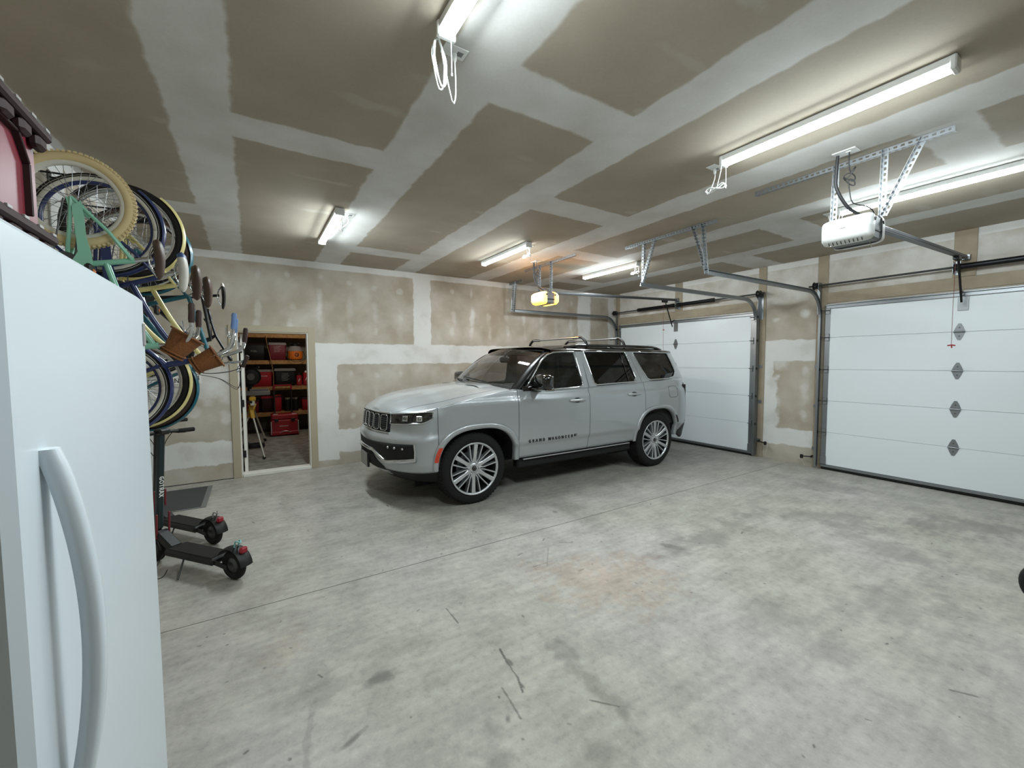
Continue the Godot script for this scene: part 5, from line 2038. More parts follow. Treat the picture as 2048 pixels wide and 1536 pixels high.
func build_bikes() -> void:
	bicycle("small mint green bicycle with chunky cream tyres, brown saddle and wicker basket", Vector3(LX + 0.34, 2.49, 3.70), {"kind": "mint bicycle", "thick": 1.0, "frame": M.mint, "wb": 0.86, "r": 0.25, "tw": 0.026, "tyre": M.tyre_cream, "rim": M.tyre_white, "knobs": true, "saddle": Vector2(0.27, 0.34), "sl": 0.85, "head0": Vector2(0.79, 0.17), "head1": Vector2(0.775, 0.32), "clamp": Vector2(0.77, 0.44), "grip": Vector2(0.55, 0.5), "half": 0.2, "seat": M.saddle_brown, "grips": M.grip_brown, "guard": M.mint, "crank": 1.2, "basket": [Vector2(LX + 0.715, 1.655), Vector2(0.075, 0.11), 0.15, 0.05, 0.085]})
	bicycle("navy blue cruiser bicycle with whitewall tyres, white saddle and wicker basket", Vector3(LX + 0.33, 2.49, 3.22), {"kind": "navy bicycle", "thick": 1.15, "frame": M.navy, "wb": 1.04, "r": 0.315, "tw": 0.025, "tyre": M.tyre_black, "side": M.tyre_white, "rim": M.navy, "fender": M.navy, "saddle": Vector2(0.25, 0.41), "head0": Vector2(0.9, 0.27), "head1": Vector2(0.865, 0.42), "clamp": Vector2(0.85, 0.53), "grip": Vector2(0.55, 0.70), "half": 0.21, "seat": M.saddle_white, "saddle2": M.saddle_blue, "grips": M.grip_blue, "guard": M.navy, "crank": 0.5, "basket": [Vector2(LX + 0.775, 1.585), Vector2(0.12, 0.065), 0.16, 0.052, 0.075]})
	bicycle("pale yellow cruiser bicycle with matching fenders and brown saddle", Vector3(LX + 0.37, 2.57, 2.80), {"kind": "pale yellow bicycle", "frame": M.cream, "wb": 1.1, "r": 0.34, "tw": 0.026, "tyre": M.tyre_black, "rim": M.chrome, "fender": M.cream, "saddle": Vector2(0.33, 0.41), "head0": Vector2(0.96, 0.29), "head1": Vector2(0.925, 0.45), "clamp": Vector2(0.905, 0.56), "grip": Vector2(0.70, 0.72), "half": 0.2, "seat": M.saddle_brown, "grips": M.grip_brown, "crank": 0.9, "cables": true})
	bicycle("dark teal bicycle with teal fenders and brown saddle behind the yellow one", Vector3(LX + 0.37, 2.52, 2.38), {"kind": "teal bicycle", "frame": M.teal, "wb": 1.12, "r": 0.345, "tw": 0.022, "tyre": M.tyre_black, "side": M.saddle_brown, "rim": M.chrome, "fender": M.teal, "saddle": Vector2(0.29, 0.45), "head0": Vector2(0.97, 0.3), "head1": Vector2(0.93, 0.46), "clamp": Vector2(0.91, 0.6), "grip": Vector2(0.86, 0.72), "half": 0.2, "seat": M.saddle_brown, "grips": M.grip_brown, "crank": 1.4, "cables": true, "curved": false})
	bicycle("black mountain bike with slim black and white saddle, farthest along the bike row", Vector3(LX + 0.37, 2.60, 1.96), {"kind": "black bicycle", "thick": 0.7, "frame": M.bike_black, "wb": 1.0, "r": 0.32, "tw": 0.026, "tyre": M.tyre_black, "rim": M.black_metal, "saddle": Vector2(0.34, 0.54), "sl": 0.95, "head0": Vector2(0.80, 0.32), "head1": Vector2(0.76, 0.43), "clamp": Vector2(0.72, 0.47), "grip": Vector2(0.70, 0.49), "half": 0.28, "flat_bar": true, "steer": 1.15, "seat": M.black_plastic, "saddle2": M.saddle_white, "grips": M.bike_black, "post": M.black_metal, "bar": M.black_metal, "stem": M.black_metal, "crank": 0.2, "cables": true, "curved": false})


# ---------------------------------------------------------------- fridge, totes
func tote(label: String, at: Vector3, size: Vector3, body: Material, rim: Material, turn := 0.0, lid: Material = null) -> Node3D:
	var t := thing("storage_tote", label, "storage box", at)
	t.rotation.y = turn
	var g := G.new()
	var b := size * Vector3(0.9, 1, 0.88)
	var rows := []
	for q in [[0.0, 0.97], [0.01, 1.0], [0.5, 1.04], [0.88, 1.08]]:
		var row := PackedVector3Array()
		for c in round_rect(-b.x / 2 * q[1], b.x / 2 * q[1], -b.z / 2 * q[1], b.z / 2 * q[1], 0.03): row.append(Vector3(c.x, q[0] * size.y, c.y))
		row.append(row[0])
		rows.append(row)
	g.grid(rows)
	obj("tub", g, body, t)
	g = G.new()
	g.box(Vector3(0, size.y * 0.9, 0), Vector3(size.x, size.y * 0.07, size.z), 0.008)
	obj("rim", g, rim, t)
	g = G.new()
	g.box(Vector3(0, size.y * 0.965, 0), Vector3(size.x * 0.97, size.y * 0.07, size.z * 0.97), 0.012)
	obj("lid", g, lid if lid else rim, t)
	return t


func build_fridge() -> void:
	var z0 := 5.13
	var z1 := 6.05
	var zc := (z0 + z1) / 2
	var t := thing("upright_freezer", "tall white upright freezer with a curved door handle", "freezer", Vector3(-7.8, 0, zc))
	var g := G.new()
	g.box(Vector3(-0.045, 0.91, 0), Vector3(0.70, 1.80, z1 - z0 - 0.006), 0.012)
	obj("cabinet", g, M.fridge_white, t)
	g = G.new()
	g.box(Vector3(0.367, 0.94, 0), Vector3(0.066, 1.76, z1 - z0), 0.014)
	var door := obj("door", g, M.fridge_white, t)
	g = G.new()
	g.box(Vector3(0.322, 0.94, 0), Vector3(0.026, 1.74, z1 - z0 - 0.03))
	obj("gasket", g, M.lid_grey, t)
	g = G.new()
	var rows := []
	var hz := 5.945 - zc
	for k in 25:
		var u := k / 24.0
		var y := lerpf(1.475, 0.855, u)
		var x := 0.396 + 0.042 * pow(sin(PI * clampf(u, 0.0, 1.0)), 0.75)
		var d := 0.022
		rows.append(PackedVector3Array([Vector3(x - 0.004, y, hz - 0.017), Vector3(x + d * 0.7, y, hz - 0.015), Vector3(x + d, y, hz - 0.008), Vector3(x + d, y, hz + 0.008), Vector3(x + d * 0.7, y, hz + 0.015), Vector3(x - 0.004, y, hz + 0.017), Vector3(x - 0.004, y, hz - 0.017)]))
	g.grid(rows, true)
	for e in [0, 24]:
		g.sg = -1
		var q := []
		for i in 6: q.append(rows[e][i])
		g.face(q, rows[12][0])
	obj("handle", g, M.fridge_white, door)
	g = G.new()
	g.box(Vector3(0.402, 1.70, z0 + 0.03 - zc), Vector3(0.006, 0.07, 0.022), 0.002)
	obj("tape_scrap", g, M.lid_grey, door)
	g = G.new()
	for q in [[-0.3, -0.4], [-0.3, 0.4], [0.27, -0.4], [0.27, 0.4]]:
		g.at(Vector3(q[0], 0.008, q[1])).lathe([Vector2(0, -0.008), Vector2(0.02, -0.008), Vector2(0.02, 0.02), Vector2(0, 0.02)], 10, -1)
	obj("feet", g, M.black_plastic, t)
	# two stacked red totes on top
	for s in [[1.815, 0.135, "low red plastic tote on the white freezer under another red tote", 0.0], [1.952, 0.262, "tall red plastic tote stacked on top of the white freezer", 0.0]]:
		var c := thing("red_tote", s[2], "storage box", Vector3(-7.82, s[1] * 0 + s[0], 5.68), "red totes on the freezer")
		g = G.new()
		g.box(Vector3(0, s[1] * 0.5, 0), Vector3(0.50, s[1] - 0.004, 0.76), 0.012)
		var tub := obj("tub", g, M.red_tote, c)
		g = G.new()
		# raised panel frame on the side
		var fx := 0.252
		var yb: float = s[1] * 0.08; var yt: float = s[1] * 0.78
		var loop := [Vector3(fx, yb, -0.30), Vector3(fx, yt * 0.72, -0.30), Vector3(fx, yt, -0.25), Vector3(fx, yt, 0.25), Vector3(fx, yt * 0.72, 0.30), Vector3(fx, yb, 0.30)]
		for i in 5: g.bar(loop[i], loop[i + 1], 0.006, 0.024, Vector3.RIGHT, 0.002)
		obj("panel_rib", g, M.dark_red, tub)
		g = G.new()
		g.box(Vector3(0, s[1] - 0.014, 0), Vector3(0.56, 0.026, 0.785), 0.006)
		obj("rim", g, M.dark_red, c)
		for i in 9:
			for e in [-1.0, 1.0]:
				g = G.new()
				g.box(Vector3(e * 0.262, s[1] - 0.042, -0.35 + i * 0.0875), Vector3(0.026, 0.034, 0.05), 0.008)
				obj("rim_lug", g, M.dark_red, c)
		for i in 10:  # grey slips painted in as glints along the rim
			g = G.new()
			g.box(Vector3(0.279, s[1] - 0.004, -0.36 + i * 0.08), Vector3(0.006, 0.008, 0.022), 0.001)
			obj("rim_glint", g, M.lid_grey, c)


# ---------------------------------------------------------------- scooters
func scooter(label: String, rear: Vector3, front: Vector3, lettered: bool) -> void:
	var t := thing("kick_scooter", label, "scooter", rear, "electric scooters by the left wall")
	var d := front - rear
	var L := d.length()
	t.rotation.y = atan2(-d.z, d.x)
	var b := Basis(Vector3.RIGHT, PI / 2)
	for q in [[0.0, "rear"], [L, "front"]]:
		var w := Node3D.new()
		w.name = "wheel"
		t.add_child(w, true)
		w.position = Vector3(q[0], 0.11, 0)
		var g := G.new()
		var prof := []
		for k in 13: prof.append(Vector2(0.08 + cos(TAU * k / 12.0) * 0.03, sin(TAU * k / 12.0) * 0.027))
		g.at(Vector3.ZERO, b).lathe(prof, 32)
		obj("tyre", g, M.rubber, w)
		g = G.new()
		g.at(Vector3.ZERO, b).lathe([Vector2(0, -0.026), Vector2(0.03, -0.026), Vector2(0.055, -0.016), Vector2(0.057, 0.016), Vector2(0.03, 0.026), Vector2(0, 0.026)], 20, -1)
		obj("hub_motor", g, M.steel_dark, w)
		# mudguard
		var rows := []
		var a0: float = 0.5 if q[0] == 0.0 else 0.2
		for k in 13:
			var a := lerpf(a0, PI - 0.1, k / 12.0)
			var row := PackedVector3Array()
			for j in 7:
				var v := lerpf(-1, 1, j / 6.0)
				row.append(Vector3(q[0] + cos(a) * (0.142 - 0.012 * v * v), 0.11 + sin(a) * (0.142 - 0.012 * v * v), v * 0.048))
			rows.append(row)
		g = G.new()
		g.grid(rows)
		obj("mudguard", g, M.scooter_black, t)
	var g := G.new()
	g.box(Vector3(L * 0.44, 0.135, 0), Vector3(L * 0.6, 0.055, 0.165), 0.015)
	g.bar(Vector3(L * 0.72, 0.14, 0), Vector3(L - 0.06, 0.25, 0), 0.09, 0.06, Vector3.UP, 0.012)
	for e in [-1.0, 1.0]:
		g.bar(Vector3(L * 0.16, 0.13, e * 0.055), Vector3(0, 0.11, e * 0.055), 0.035, 0.012, Vector3.BACK, 0.003)
	obj("deck", g, M.scooter_black, t)
	g = G.new()
	g.box(Vector3(L * 0.43, 0.165, 0), Vector3(L * 0.54, 0.006, 0.14), 0.002)
	obj("grip_mat", g, M.scooter_deck, t)
	# tail lamp and fender hook
	g = G.new()
	g.box(Vector3(-0.1, 0.235, 0), Vector3(0.035, 0.045, 0.055), 0.01)
	obj("tail_reflector", g, M.led_red, t)
	g = G.new()
	g.tube(smooth_path([Vector3(-0.03, 0.25, 0.016), Vector3(-0.045, 0.295, 0.016), Vector3(-0.075, 0.285, 0), Vector3(-0.045, 0.295, -0.016), Vector3(-0.03, 0.25, -0.016)], 3), 0.006, 6)
	obj("fender_hook", g, M.ink_teal if lettered else M.lid_grey, t)
	# stem
	var s0 := Vector3(L - 0.05, 0.27, 0)
	var s1 := Vector3(L - 0.13, 1.06, 0)
	g = G.new()
	for e in [-1.0, 1.0]:
		g.tube([Vector3(L, 0.11, e * 0.045), Vector3(L - 0.02, 0.22, e * 0.045), s0], 0.013, 8)
	obj("fork", g, M.scooter_black, t)
	g = G.new()
	g.bar(s0, s1, 0.044, 0.052, Vector3.BACK, 0.012)
	var stem := obj("stem", g, M.scooter_teal if lettered else M.scooter_black, t)
	g = G.new()
	g.bar(s0 + Vector3(-0.045, -0.06, 0.045), s0 + Vector3(-0.06, 0.14, 0.045), 0.013, 0.016, Vector3.BACK, 0.004)
	g.bar(s0 + Vector3(-0.045, -0.06, -0.045), s0 + Vector3(-0.06, 0.14, -0.045), 0.013, 0.016, Vector3.BACK, 0.004)
	obj("folding_latch", g, M.scooter_red, t)
	g = G.new()
	g.tube([s1 + Vector3(0, -0.01, -0.24), s1 + Vector3(0, 0.0, -0.06), s1 + Vector3(0, 0.0, 0.06), s1 + Vector3(0, -0.01, 0.24)], 0.014, 10)
	g.box(s1 + Vector3(-0.02, 0.01, 0), Vector3(0.09, 0.045, 0.08), 0.012)
	var hb := obj("handlebar", g, M.scooter_black, t)
	for e in [-1.0, 1.0]:
		g = G.new()
		g.tube([s1 + Vector3(0, -0.006, e * 0.13), s1 + Vector3(0, -0.01, e * 0.25)], 0.018, 10)
		obj("grip", g, M.rubber, hb)
		g = G.new()
		g.tube(smooth_path([s1 + Vector3(0, 0, e * 0.1), s1 + Vector3(0.05, -0.02, e * 0.13), s1 + Vector3(0.045, -0.03, e * 0.21)], 3), 0.006, 6)
		obj("brake_lever", g, M.black_metal, hb)
		g = G.new()
		g.tube(smooth_path([s1 + Vector3(0.02, 0, e * 0.11), s1 + Vector3(0.07, -0.08, e * 0.08), s1 + Vector3(0.05, -0.2, e * 0.02), s1 + Vector3(0.045, -0.3, 0)], 4), 0.003, 5)
		obj("brake_cable", g, M.cord_black, hb)
	g = G.new()
	g.tube([Vector3(L * 0.5, 0.11, -0.07), Vector3(L * 0.42, 0.012, -0.16)], 0.007, 6)
	obj("kickstand", g, M.steel_dark, t)
	g = G.new()
	g.tube(smooth_path([Vector3(L * 0.75, 0.12, -0.08), Vector3(L * 0.72, 0.03, -0.16), Vector3(L * 0.66, 0.006, -0.22), Vector3(L * 0.6, 0.005, -0.17), Vector3(L * 0.64, 0.03, -0.11)], 4), 0.003, 5)
	obj("loose_cable", g, M.cord_black, t)
	if lettered:
		var font := SystemFont.new()
		font.font_names = PackedStringArray(["Droid Sans"])
		font.font_weight = 700
		var tm := TextMesh.new()
		tm.text = "GOTRAX"
		tm.font = font
		tm.font_size = 40
		tm.pixel_size = 0.0011
		tm.depth = 0.002
		var o := put("lettering", tm, M.ink_white, stem)
		var up := (s1 - s0).normalized()
		var n := Vector3(-1, 0, 0)
		n = (n - up * n.dot(up)).normalized()
		o.transform = Transform3D(Basis(-up, n.cross(-up), n), s0.lerp(s1, 0.45) + n * 0.0235)


func build_scooters() -> void:
	scooter("black electric scooter with white lettering on its stem, standing beside the freezer", Vector3(-7.27, 0, 3.24), Vector3(-7.82, 0, 2.55), true)
	scooter("all-black electric scooter parked behind the lettered one near the floor mat", Vector3(-7.45, 0, 2.42), Vector3(-7.95, 0, 1.75), false)


# ---------------------------------------------------------------- storage room behind the open door
func sign_text(parent: Node3D, txt: String, at: Vector3, px: float, mt: Material) -> void:
	var font := SystemFont.new()
	font.font_names = PackedStringArray(["Droid Sans"])
	var tm := TextMesh.new()
	tm.text = txt
	tm.font = font
	tm.font_size = 24
	tm.pixel_size = px
	tm.depth = 0.002
	var o := put("lettering", tm, mt, parent)
	o.position = at


# lines of handwriting too small to read
func scribble(parent: Node3D, at: Vector3, lines: int, wide: float, seed_: int) -> void:
	var rng := RandomNumberGenerator.new()
	rng.seed = seed_
	var g := G.new()
	for i in lines:
		var p := []
		var w := wide * rng.randf_range(0.6, 1.0)
		for k in 22: p.append(at + Vector3(w * k / 21.0, -i * 0.03 + rng.randf_range(-0.008, 0.008), 0.002 - 0.002 * i))
		g.tube(p, 0.0016, 4)
	obj("handwriting", g, M.ink_white, parent)


func build_storage() -> void:
	# door opening x -7.27 .. -6.38
	var d := frame("door_1")
	var g := G.new()
	for b in [[-7.365, -7.27, 0.0, 2.13], [-6.38, -6.285, 0.0, 2.13]]:
		g = G.new()
		g.box(Vector3((b[0] + b[1]) / 2, (b[2] + b[3]) / 2, 0.009), Vector3(b[1] - b[0], b[3] - b[2], 0.018), 0.003)
		obj("casing", g, M.casing_tan, d)
	g = G.new()
	g.box(Vector3(-6.825, 2.088, 0.009), Vector3(0.89, 0.085, 0.018), 0.003)
	obj("casing", g, M.casing_tan, d)
	for x in [-7.262, -6.388]:
		g = G.new()
		g.box(Vector3(x, 1.02, -0.065), Vector3(0.018, 2.05, 0.15), 0.002)
		obj("jamb", g, M.jamb_white, d)
	g = G.new()
	g.box(Vector3(-6.825, 2.037, -0.065), Vector3(0.86, 0.018, 0.15), 0.002)
	obj("jamb", g, M.casing_tan, d)
	g = G.new()
	g.box(Vector3(-6.825, 0.022, -0.06), Vector3(0.86, 0.044, 0.17), 0.004)
	obj("threshold", g, M.jamb_white, d)
	g = G.new()
	g.box(Vector3(-7.215, 1.03, -0.56), Vector3(0.04, 1.98, 0.83), 0.003)
	var leaf := obj("door_leaf", g, M.jamb_white, d)
	for y in [0.3, 1.03, 1.8]:
		g = G.new()
		g.box(Vector3(-7.236, y, -0.135), Vector3(0.05, 0.1, 0.022), 0.002)
		obj("hinge", g, M.black_metal, leaf)
	g = G.new()
	g.at(Vector3(-7.17, 0.98, -0.9), Basis(Vector3.BACK, PI / 2)).lathe([Vector2(0.03, 0.02), Vector2(0.012, 0.015), Vector2(0.012, -0.03), Vector2(0.028, -0.045), Vector2(0.0, -0.06)], 12)
	obj("door_knob", g, M.black_metal, leaf)
	# room
	var xa := -8.2
	var xb := -4.9
	var zb := -4.75
	var hs := 2.6
	var fm := mat("storage_concrete", "#a5a39c", 0.85)
	grain(fm, noise_tex(0.012, 512, Color(0.68, 0.67, 0.65), Color(1, 1, 1), 61, 6), 0.7)
	g = G.new()
	g.box(Vector3((xa + xb) / 2, -0.055, (zb - 0.0) / 2), Vector3(xb - xa, 0.1, -zb))
	struct(obj("floor_storage", g, fm))
	g = G.new()
	g.box(Vector3((xa + xb) / 2, hs / 2, zb - 0.05), Vector3(xb - xa + 0.2, hs, 0.1))
	struct(obj("wall_storage_back", g, M.store_wall))
	g = G.new()
	g.box(Vector3(xa - 0.05, hs / 2, zb / 2 - 0.08), Vector3(0.1, hs, -zb - 0.1))
	struct(obj("wall_storage_left", g, M.store_wall))
	g = G.new()
	g.box(Vector3(xb + 0.05, hs / 2, zb / 2 - 0.08), Vector3(0.1, hs, -zb - 0.1))
	struct(obj("wall_storage_right", g, M.store_wall))
	g = G.new()
	g.box(Vector3((xa + xb) / 2, hs + 0.05, zb / 2 - 0.08), Vector3(xb - xa + 0.2, 0.1, -zb - 0.1))
	struct(obj("ceiling_storage", g, M.store_wall))
	# added lamp, out of view, put in to light the storage shelves
	var lp := thing("added_storage_lamp", "added round ceiling lamp inside the storage room", "ceiling light", Vector3(-6.2, hs, -2.5))
	g = G.new()
	g.lathe([Vector2(0.0, -0.02), Vector2(0.13, -0.02), Vector2(0.14, 0.0)], 24, -1)
	obj("base", g, M.plastic_white, lp)
	g = G.new()
	g.lathe([Vector2(0.12, -0.02), Vector2(0.11, -0.06), Vector2(0.06, -0.085), Vector2(0.0, -0.09)], 24)
	obj("added_lamp_globe", g, M.added_lamp_globe, lp)
	var ol := OmniLight3D.new()
	ol.name = "added_storage_light"
	ol.position = Vector3(0, -0.13, 0)
	ol.light_energy = 0.55
	ol.light_size = 0.06
	ol.light_color = Color(1.0, 0.96, 0.9)
	ol.omni_range = 12.0
	ol.omni_attenuation = 2.0
	ol.shadow_enabled = true
	lp.add_child(ol)
	# timber shelving
	var sh := thing("timber_shelving", "rough timber shelving with thick front boards inside the storage room", "shelving", Vector3(-6.6, 0, -4.3))
	var zf := 0.40
	for y in [2.21, 1.615, 1.025, 0.44]:
		g = G.new()
		g.box(Vector3(0, y, zf - 0.019), Vector3(3.0, 0.088, 0.038), 0.003)
		obj("front_board", g, M.lumber, sh)
		g = G.new()
		g.box(Vector3(0, y + 0.035, -0.03), Vector3(3.0, 0.018, 0.78))
		obj("deck_board", g, M.lumber, sh)
		g = G.new()
		g.box(Vector3(0, y, -0.40), Vector3(3.0, 0.088, 0.038), 0.003)
		obj("rear_board", g, M.lumber, sh)
	for x in [-1.46, 1.46]:
		for z in [zf - 0.06, -0.36]:
			g = G.new()
			g.box(Vector3(x, 1.17, z), Vector3(0.038, 2.34, 0.088), 0.003)
			obj("post", g, M.lumber, sh)
	var y1 := 1.66
	var y2 := 1.07
	var y3 := 0.485
	var tz := -4.12
	var a := tote("black tote with dark red lid on the top shelf of the storage room", Vector3(-7.04, y1, tz), Vector3(0.43, 0.38, 0.42), M.tote_black, M.tote_black, 0, M.dark_red)
	scribble(a, Vector3(-0.06, 0.22, 0.2), 2, 0.13, 3)
	a = tote("red tote with white handwriting on the top storage shelf beside the orange vacuum", Vector3(-6.59, y1, tz), Vector3(0.36, 0.40, 0.42), M.red_tote, M.lid_grey, 0, M.lid_grey)
	scribble(a, Vector3(-0.07, 0.31, 0.2), 5, 0.14, 4)
	a = tote("red tote with white print and grey lid on the middle storage shelf", Vector3(-6.905, y2, tz), Vector3(0.41, 0.38, 0.42), M.red_plastic, M.lid_grey, 0, M.lid_grey)
	sign_text(a, "Milwaukee", Vector3(0.02, 0.24, 0.205), 0.0014, M.ink_white)
	a = tote("black tote with white handwriting on the middle storage shelf", Vector3(-6.455, y2, tz), Vector3(0.44, 0.40, 0.42), M.tote_black, M.lid_grey, 0, M.lid_grey)
	scribble(a, Vector3(-0.07, 0.28, 0.2), 6, 0.16, 5)
	tote("small dark red tote behind the toolbox handle on the low storage shelf", Vector3(-6.83, y3, tz), Vector3(0.24, 0.36, 0.36), M.dark_red, M.red_plastic, 0, M.red_plastic)
	tote("narrow red tote next to the small dark red one on the low storage shelf", Vector3(-6.62, y3, tz), Vector3(0.17, 0.38, 0.3), M.red_plastic, M.dark_red, 0, M.red_plastic)
	tote("red tote at the left end of the low storage shelf behind the saw stand", Vector3(-7.12, y3, tz), Vector3(0.28, 0.3, 0.36), M.red_tote, M.dark_red, 0, M.dark_red)
	tote("red tote half hidden by the right door jamb on the low storage shelf", Vector3(-6.02, y3, tz), Vector3(0.22, 0.3, 0.36), M.red_plastic, M.dark_red, 0, M.dark_red)
	tote("black tote left of the red one on the middle storage shelf by the wheel", Vector3(-7.36, y2, tz), Vector3(0.4, 0.36, 0.42), M.tote_black, M.tote_black, 0, M.tote_black)
	# jars on the low shelf
	for q in [[-6.42, 0.0], [-6.26, 0.02], [-6.42, -0.15], [-6.25, -0.14]]:
		var j := thing("paint_can", "silver-lidded dark can on the low storage shelf behind the red toolbox", "can", Vector3(q[0], y3, tz + 0.1 + q[1]), "cans on the low storage shelf")
		g = G.new()
		g.lathe([Vector2(0, 0), Vector2(0.06, 0), Vector2(0.062, 0.01), Vector2(0.062, 0.28), Vector2(0.0, 0.28)], 18, -1)
		obj("can", g, M.tote_black, j)
		g = G.new()
		g.lathe([Vector2(0.064, 0.27), Vector2(0.064, 0.315), Vector2(0.05, 0.325), Vector2(0, 0.325)], 18, -1)
		obj("lid", g, M.chrome, j)
	# fuel cans
	for q in [[-6.17, 0.11, 0.27, "flat red fuel can with a white mark on the middle storage shelf"], [-6.02, 0.13, 0.34, "red bottle with white cap beside the flat red can on the middle shelf"]]:
		var f := thing("fuel_can", q[3], "fuel can", Vector3(q[0], y2, tz + 0.14))
		g = G.new()
		g.box(Vector3(0, q[2] * 0.44, 0), Vector3(q[1], q[2] * 0.88, 0.16), 0.02)
		obj("body", g, M.red_plastic, f)
		g = G.new()
		g.at(Vector3(0, q[2] * 0.88, 0.02)).lathe([Vector2(0.03, -0.01), Vector2(0.03, 0.03), Vector2(0.02, 0.045), Vector2(0, 0.045)], 12, -1)
		obj("cap", g, M.ink_white if q[2] > 0.3 else M.dark_red, f)
		g = G.new()
		g.bar(Vector3(-0.02, q[2] * 0.35, 0.082), Vector3(0.015, q[2] * 0.6, 0.082), 0.012, 0.003, Vector3.BACK)
		obj("mark", g, M.ink_white, f)
	# wet vacuum
	var v := thing("shop_vacuum", "orange and grey wet vacuum on the top storage shelf", "vacuum", Vector3(-6.225, y1, tz + 0.08))
	g = G.new()
	g.lathe([Vector2(0, 0.02), Vector2(0.14, 0.02), Vector2(0.155, 0.06), Vector2(0.165, 0.21), Vector2(0.17, 0.215), Vector2(0.0, 0.215)], 24, -1)
	obj("tank", g, M.orange, v)
	g = G.new()
	g.lathe([Vector2(0.172, 0.21), Vector2(0.175, 0.235), Vector2(0.13, 0.29), Vector2(0.11, 0.325), Vector2(0, 0.33)], 24, -1)
	obj("lid", g, M.lid_grey, v)
	g = G.new()
	g.lathe([Vector2(0.07, 0.32), Vector2(0.075, 0.37), Vector2(0.06, 0.395), Vector2(0, 0.4)], 18, -1)
	g.box(Vector3(0, 0.39, 0), Vector3(0.2, 0.025, 0.035), 0.01)
	obj("motor_cap", g, M.tote_black, v)
	g = G.new()
	g.at(Vector3(0.02, 0.13, 0.155), Basis(Vector3.RIGHT, PI / 2)).lathe([Vector2(0, -0.01), Vector2(0.042, -0.01), Vector2(0.042, 0.025), Vector2(0.03, 0.025), Vector2(0.03, 0), Vector2(0, 0)], 16, -1)
	obj("hose_port", g, M.tote_black, v)
	for x in [-0.1, -0.04, 0.05, 0.1]:
		g = G.new()
		g.at(Vector3(x, 0.013, 0.1)).lathe([Vector2(0, -0.013), Vector2(0.018, -0.01), Vector2(0.018, 0.012), Vector2(0, 0.014)], 10)
		obj("caster", g, M.black_plastic, v)
	g = G.new()
	g.tube(smooth_path([Vector3(-0.15, 0.2, 0.1), Vector3(-0.165, 0.05, 0.19), Vector3(-0.05, -0.03, 0.25), Vector3(0.1, -0.025, 0.24), Vector3(0.19, 0.06, 0.18), Vector3(0.16, 0.2, 0.1)], 4), 0.007, 6)
	obj("cord", g, M.cord_black, v)
	# rolling toolbox
	var t := thing("rolling_toolbox", "red rolling toolbox with a raised pull handle on the storage room floor", "toolbox", Vector3(-6.52, 0, -3.63))
	g = G.new()
	g.box(Vector3(0, 0.19, 0), Vector3(0.54, 0.34, 0.38), 0.025)
	g.box(Vector3(0, 0.06, 0.0), Vector3(0.56, 0.09, 0.40), 0.02)
	obj("body", g, M.red_plastic, t)
	g = G.new()
	g.box(Vector3(0, 0.415, 0), Vector3(0.52, 0.11, 0.38), 0.02)
	obj("lid", g, M.red_plastic, t)
	for x in [-0.16, 0.16]:
		g = G.new()
		g.box(Vector3(x, 0.345, 0.197), Vector3(0.075, 0.07, 0.02), 0.006)
		obj("latch", g, M.tote_black, t)
	for x in [-0.262, 0.262]:
		g = G.new()
		g.box(Vector3(x, 0.18, 0.185), Vector3(0.022, 0.28, 0.03), 0.004)
		obj("corner_rail", g, M.alloy, t)
	for x in [-0.17, 0.19]:
		g = G.new()
		g.box(Vector3(x, 0.475, 0.12), Vector3(0.09, 0.014, 0.05), 0.003)
		obj("lid_plate", g, M.alloy, t)
	sign_text(t, "Milwaukee", Vector3(-0.02, 0.22, 0.194), 0.0015, M.ink_white)
	g = G.new()
	g.tube(smooth_path([Vector3(-0.1, 0.07, 0.2), Vector3(-0.05, 0.1, 0.205), Vector3(0.05, 0.1, 0.205), Vector3(0.1, 0.07, 0.2)], 3), 0.008, 6)
	obj("carry_handle", g, M.alloy, t)
	for x in [-0.24, 0.24]:
		g = G.new()
		g.tube([Vector3(x, 0.09, -0.2), Vector3(x * 0.0 + (x + 0.035 * signf(x)), 0.09, -0.2)], 0.09, 20)
		obj("wheel", g, M.rubber, t)
	g = G.new()
	for x in [-0.17, 0.17]: g.box(Vector3(x, 0.78, -0.19), Vector3(0.03, 0.62, 0.02), 0.004)
	obj("handle_tube", g, M.tote_black, t)
	g = G.new()
	g.box(Vector3(0, 1.09, -0.185), Vector3(0.37, 0.035, 0.03), 0.012)
	for x in [-0.17, 0.17]: g.box(Vector3(x, 1.04, -0.188), Vector3(0.036, 0.09, 0.026), 0.008)
	obj("pull_handle", g, M.red_plastic, t)
	# mitre saw on a folding stand, just inside the door
	var s := thing("saw_stand", "folding saw stand with pale legs and yellow clamps just inside the storage room", "saw stand", Vector3(-7.08, 0, -2.05))
	g = G.new()
	g.box(Vector3(-0.03, 0.93, 0), Vector3(0.07, 0.07, 1.7), 0.008)
	obj("beam", g, M.alu_leg, s)
	for q in [[0.11, 0.93, -0.12], [0.17, -0.93, -0.12], [-0.42, 0.7, 0.1], [-0.42, -0.7, 0.1]]:
		g = G.new()
		var top := Vector3(q[2] * 0.3 - 0.03, 0.86, q[1] * 0.72)
		var bot := Vector3(q[0], 0.0, q[1])
		g.tube([top, bot + Vector3(0, 0.03, 0)], 0.016, 10)
		var leg := obj("leg", g, M.alu_leg, s)
		g = G.new()
		g.tube([bot + (top - bot) * 0.06, bot + Vector3(0, 0.002, 0)], 0.022, 10)
		obj("foot", g, M.rubber, leg)
		g = G.new()
		g.bar(top + Vector3(0, 0.04, 0), top.lerp(bot, 0.22), 0.06, 0.04, Vector3.BACK, 0.008)
		obj("leg_bracket", g, M.yellow, leg)
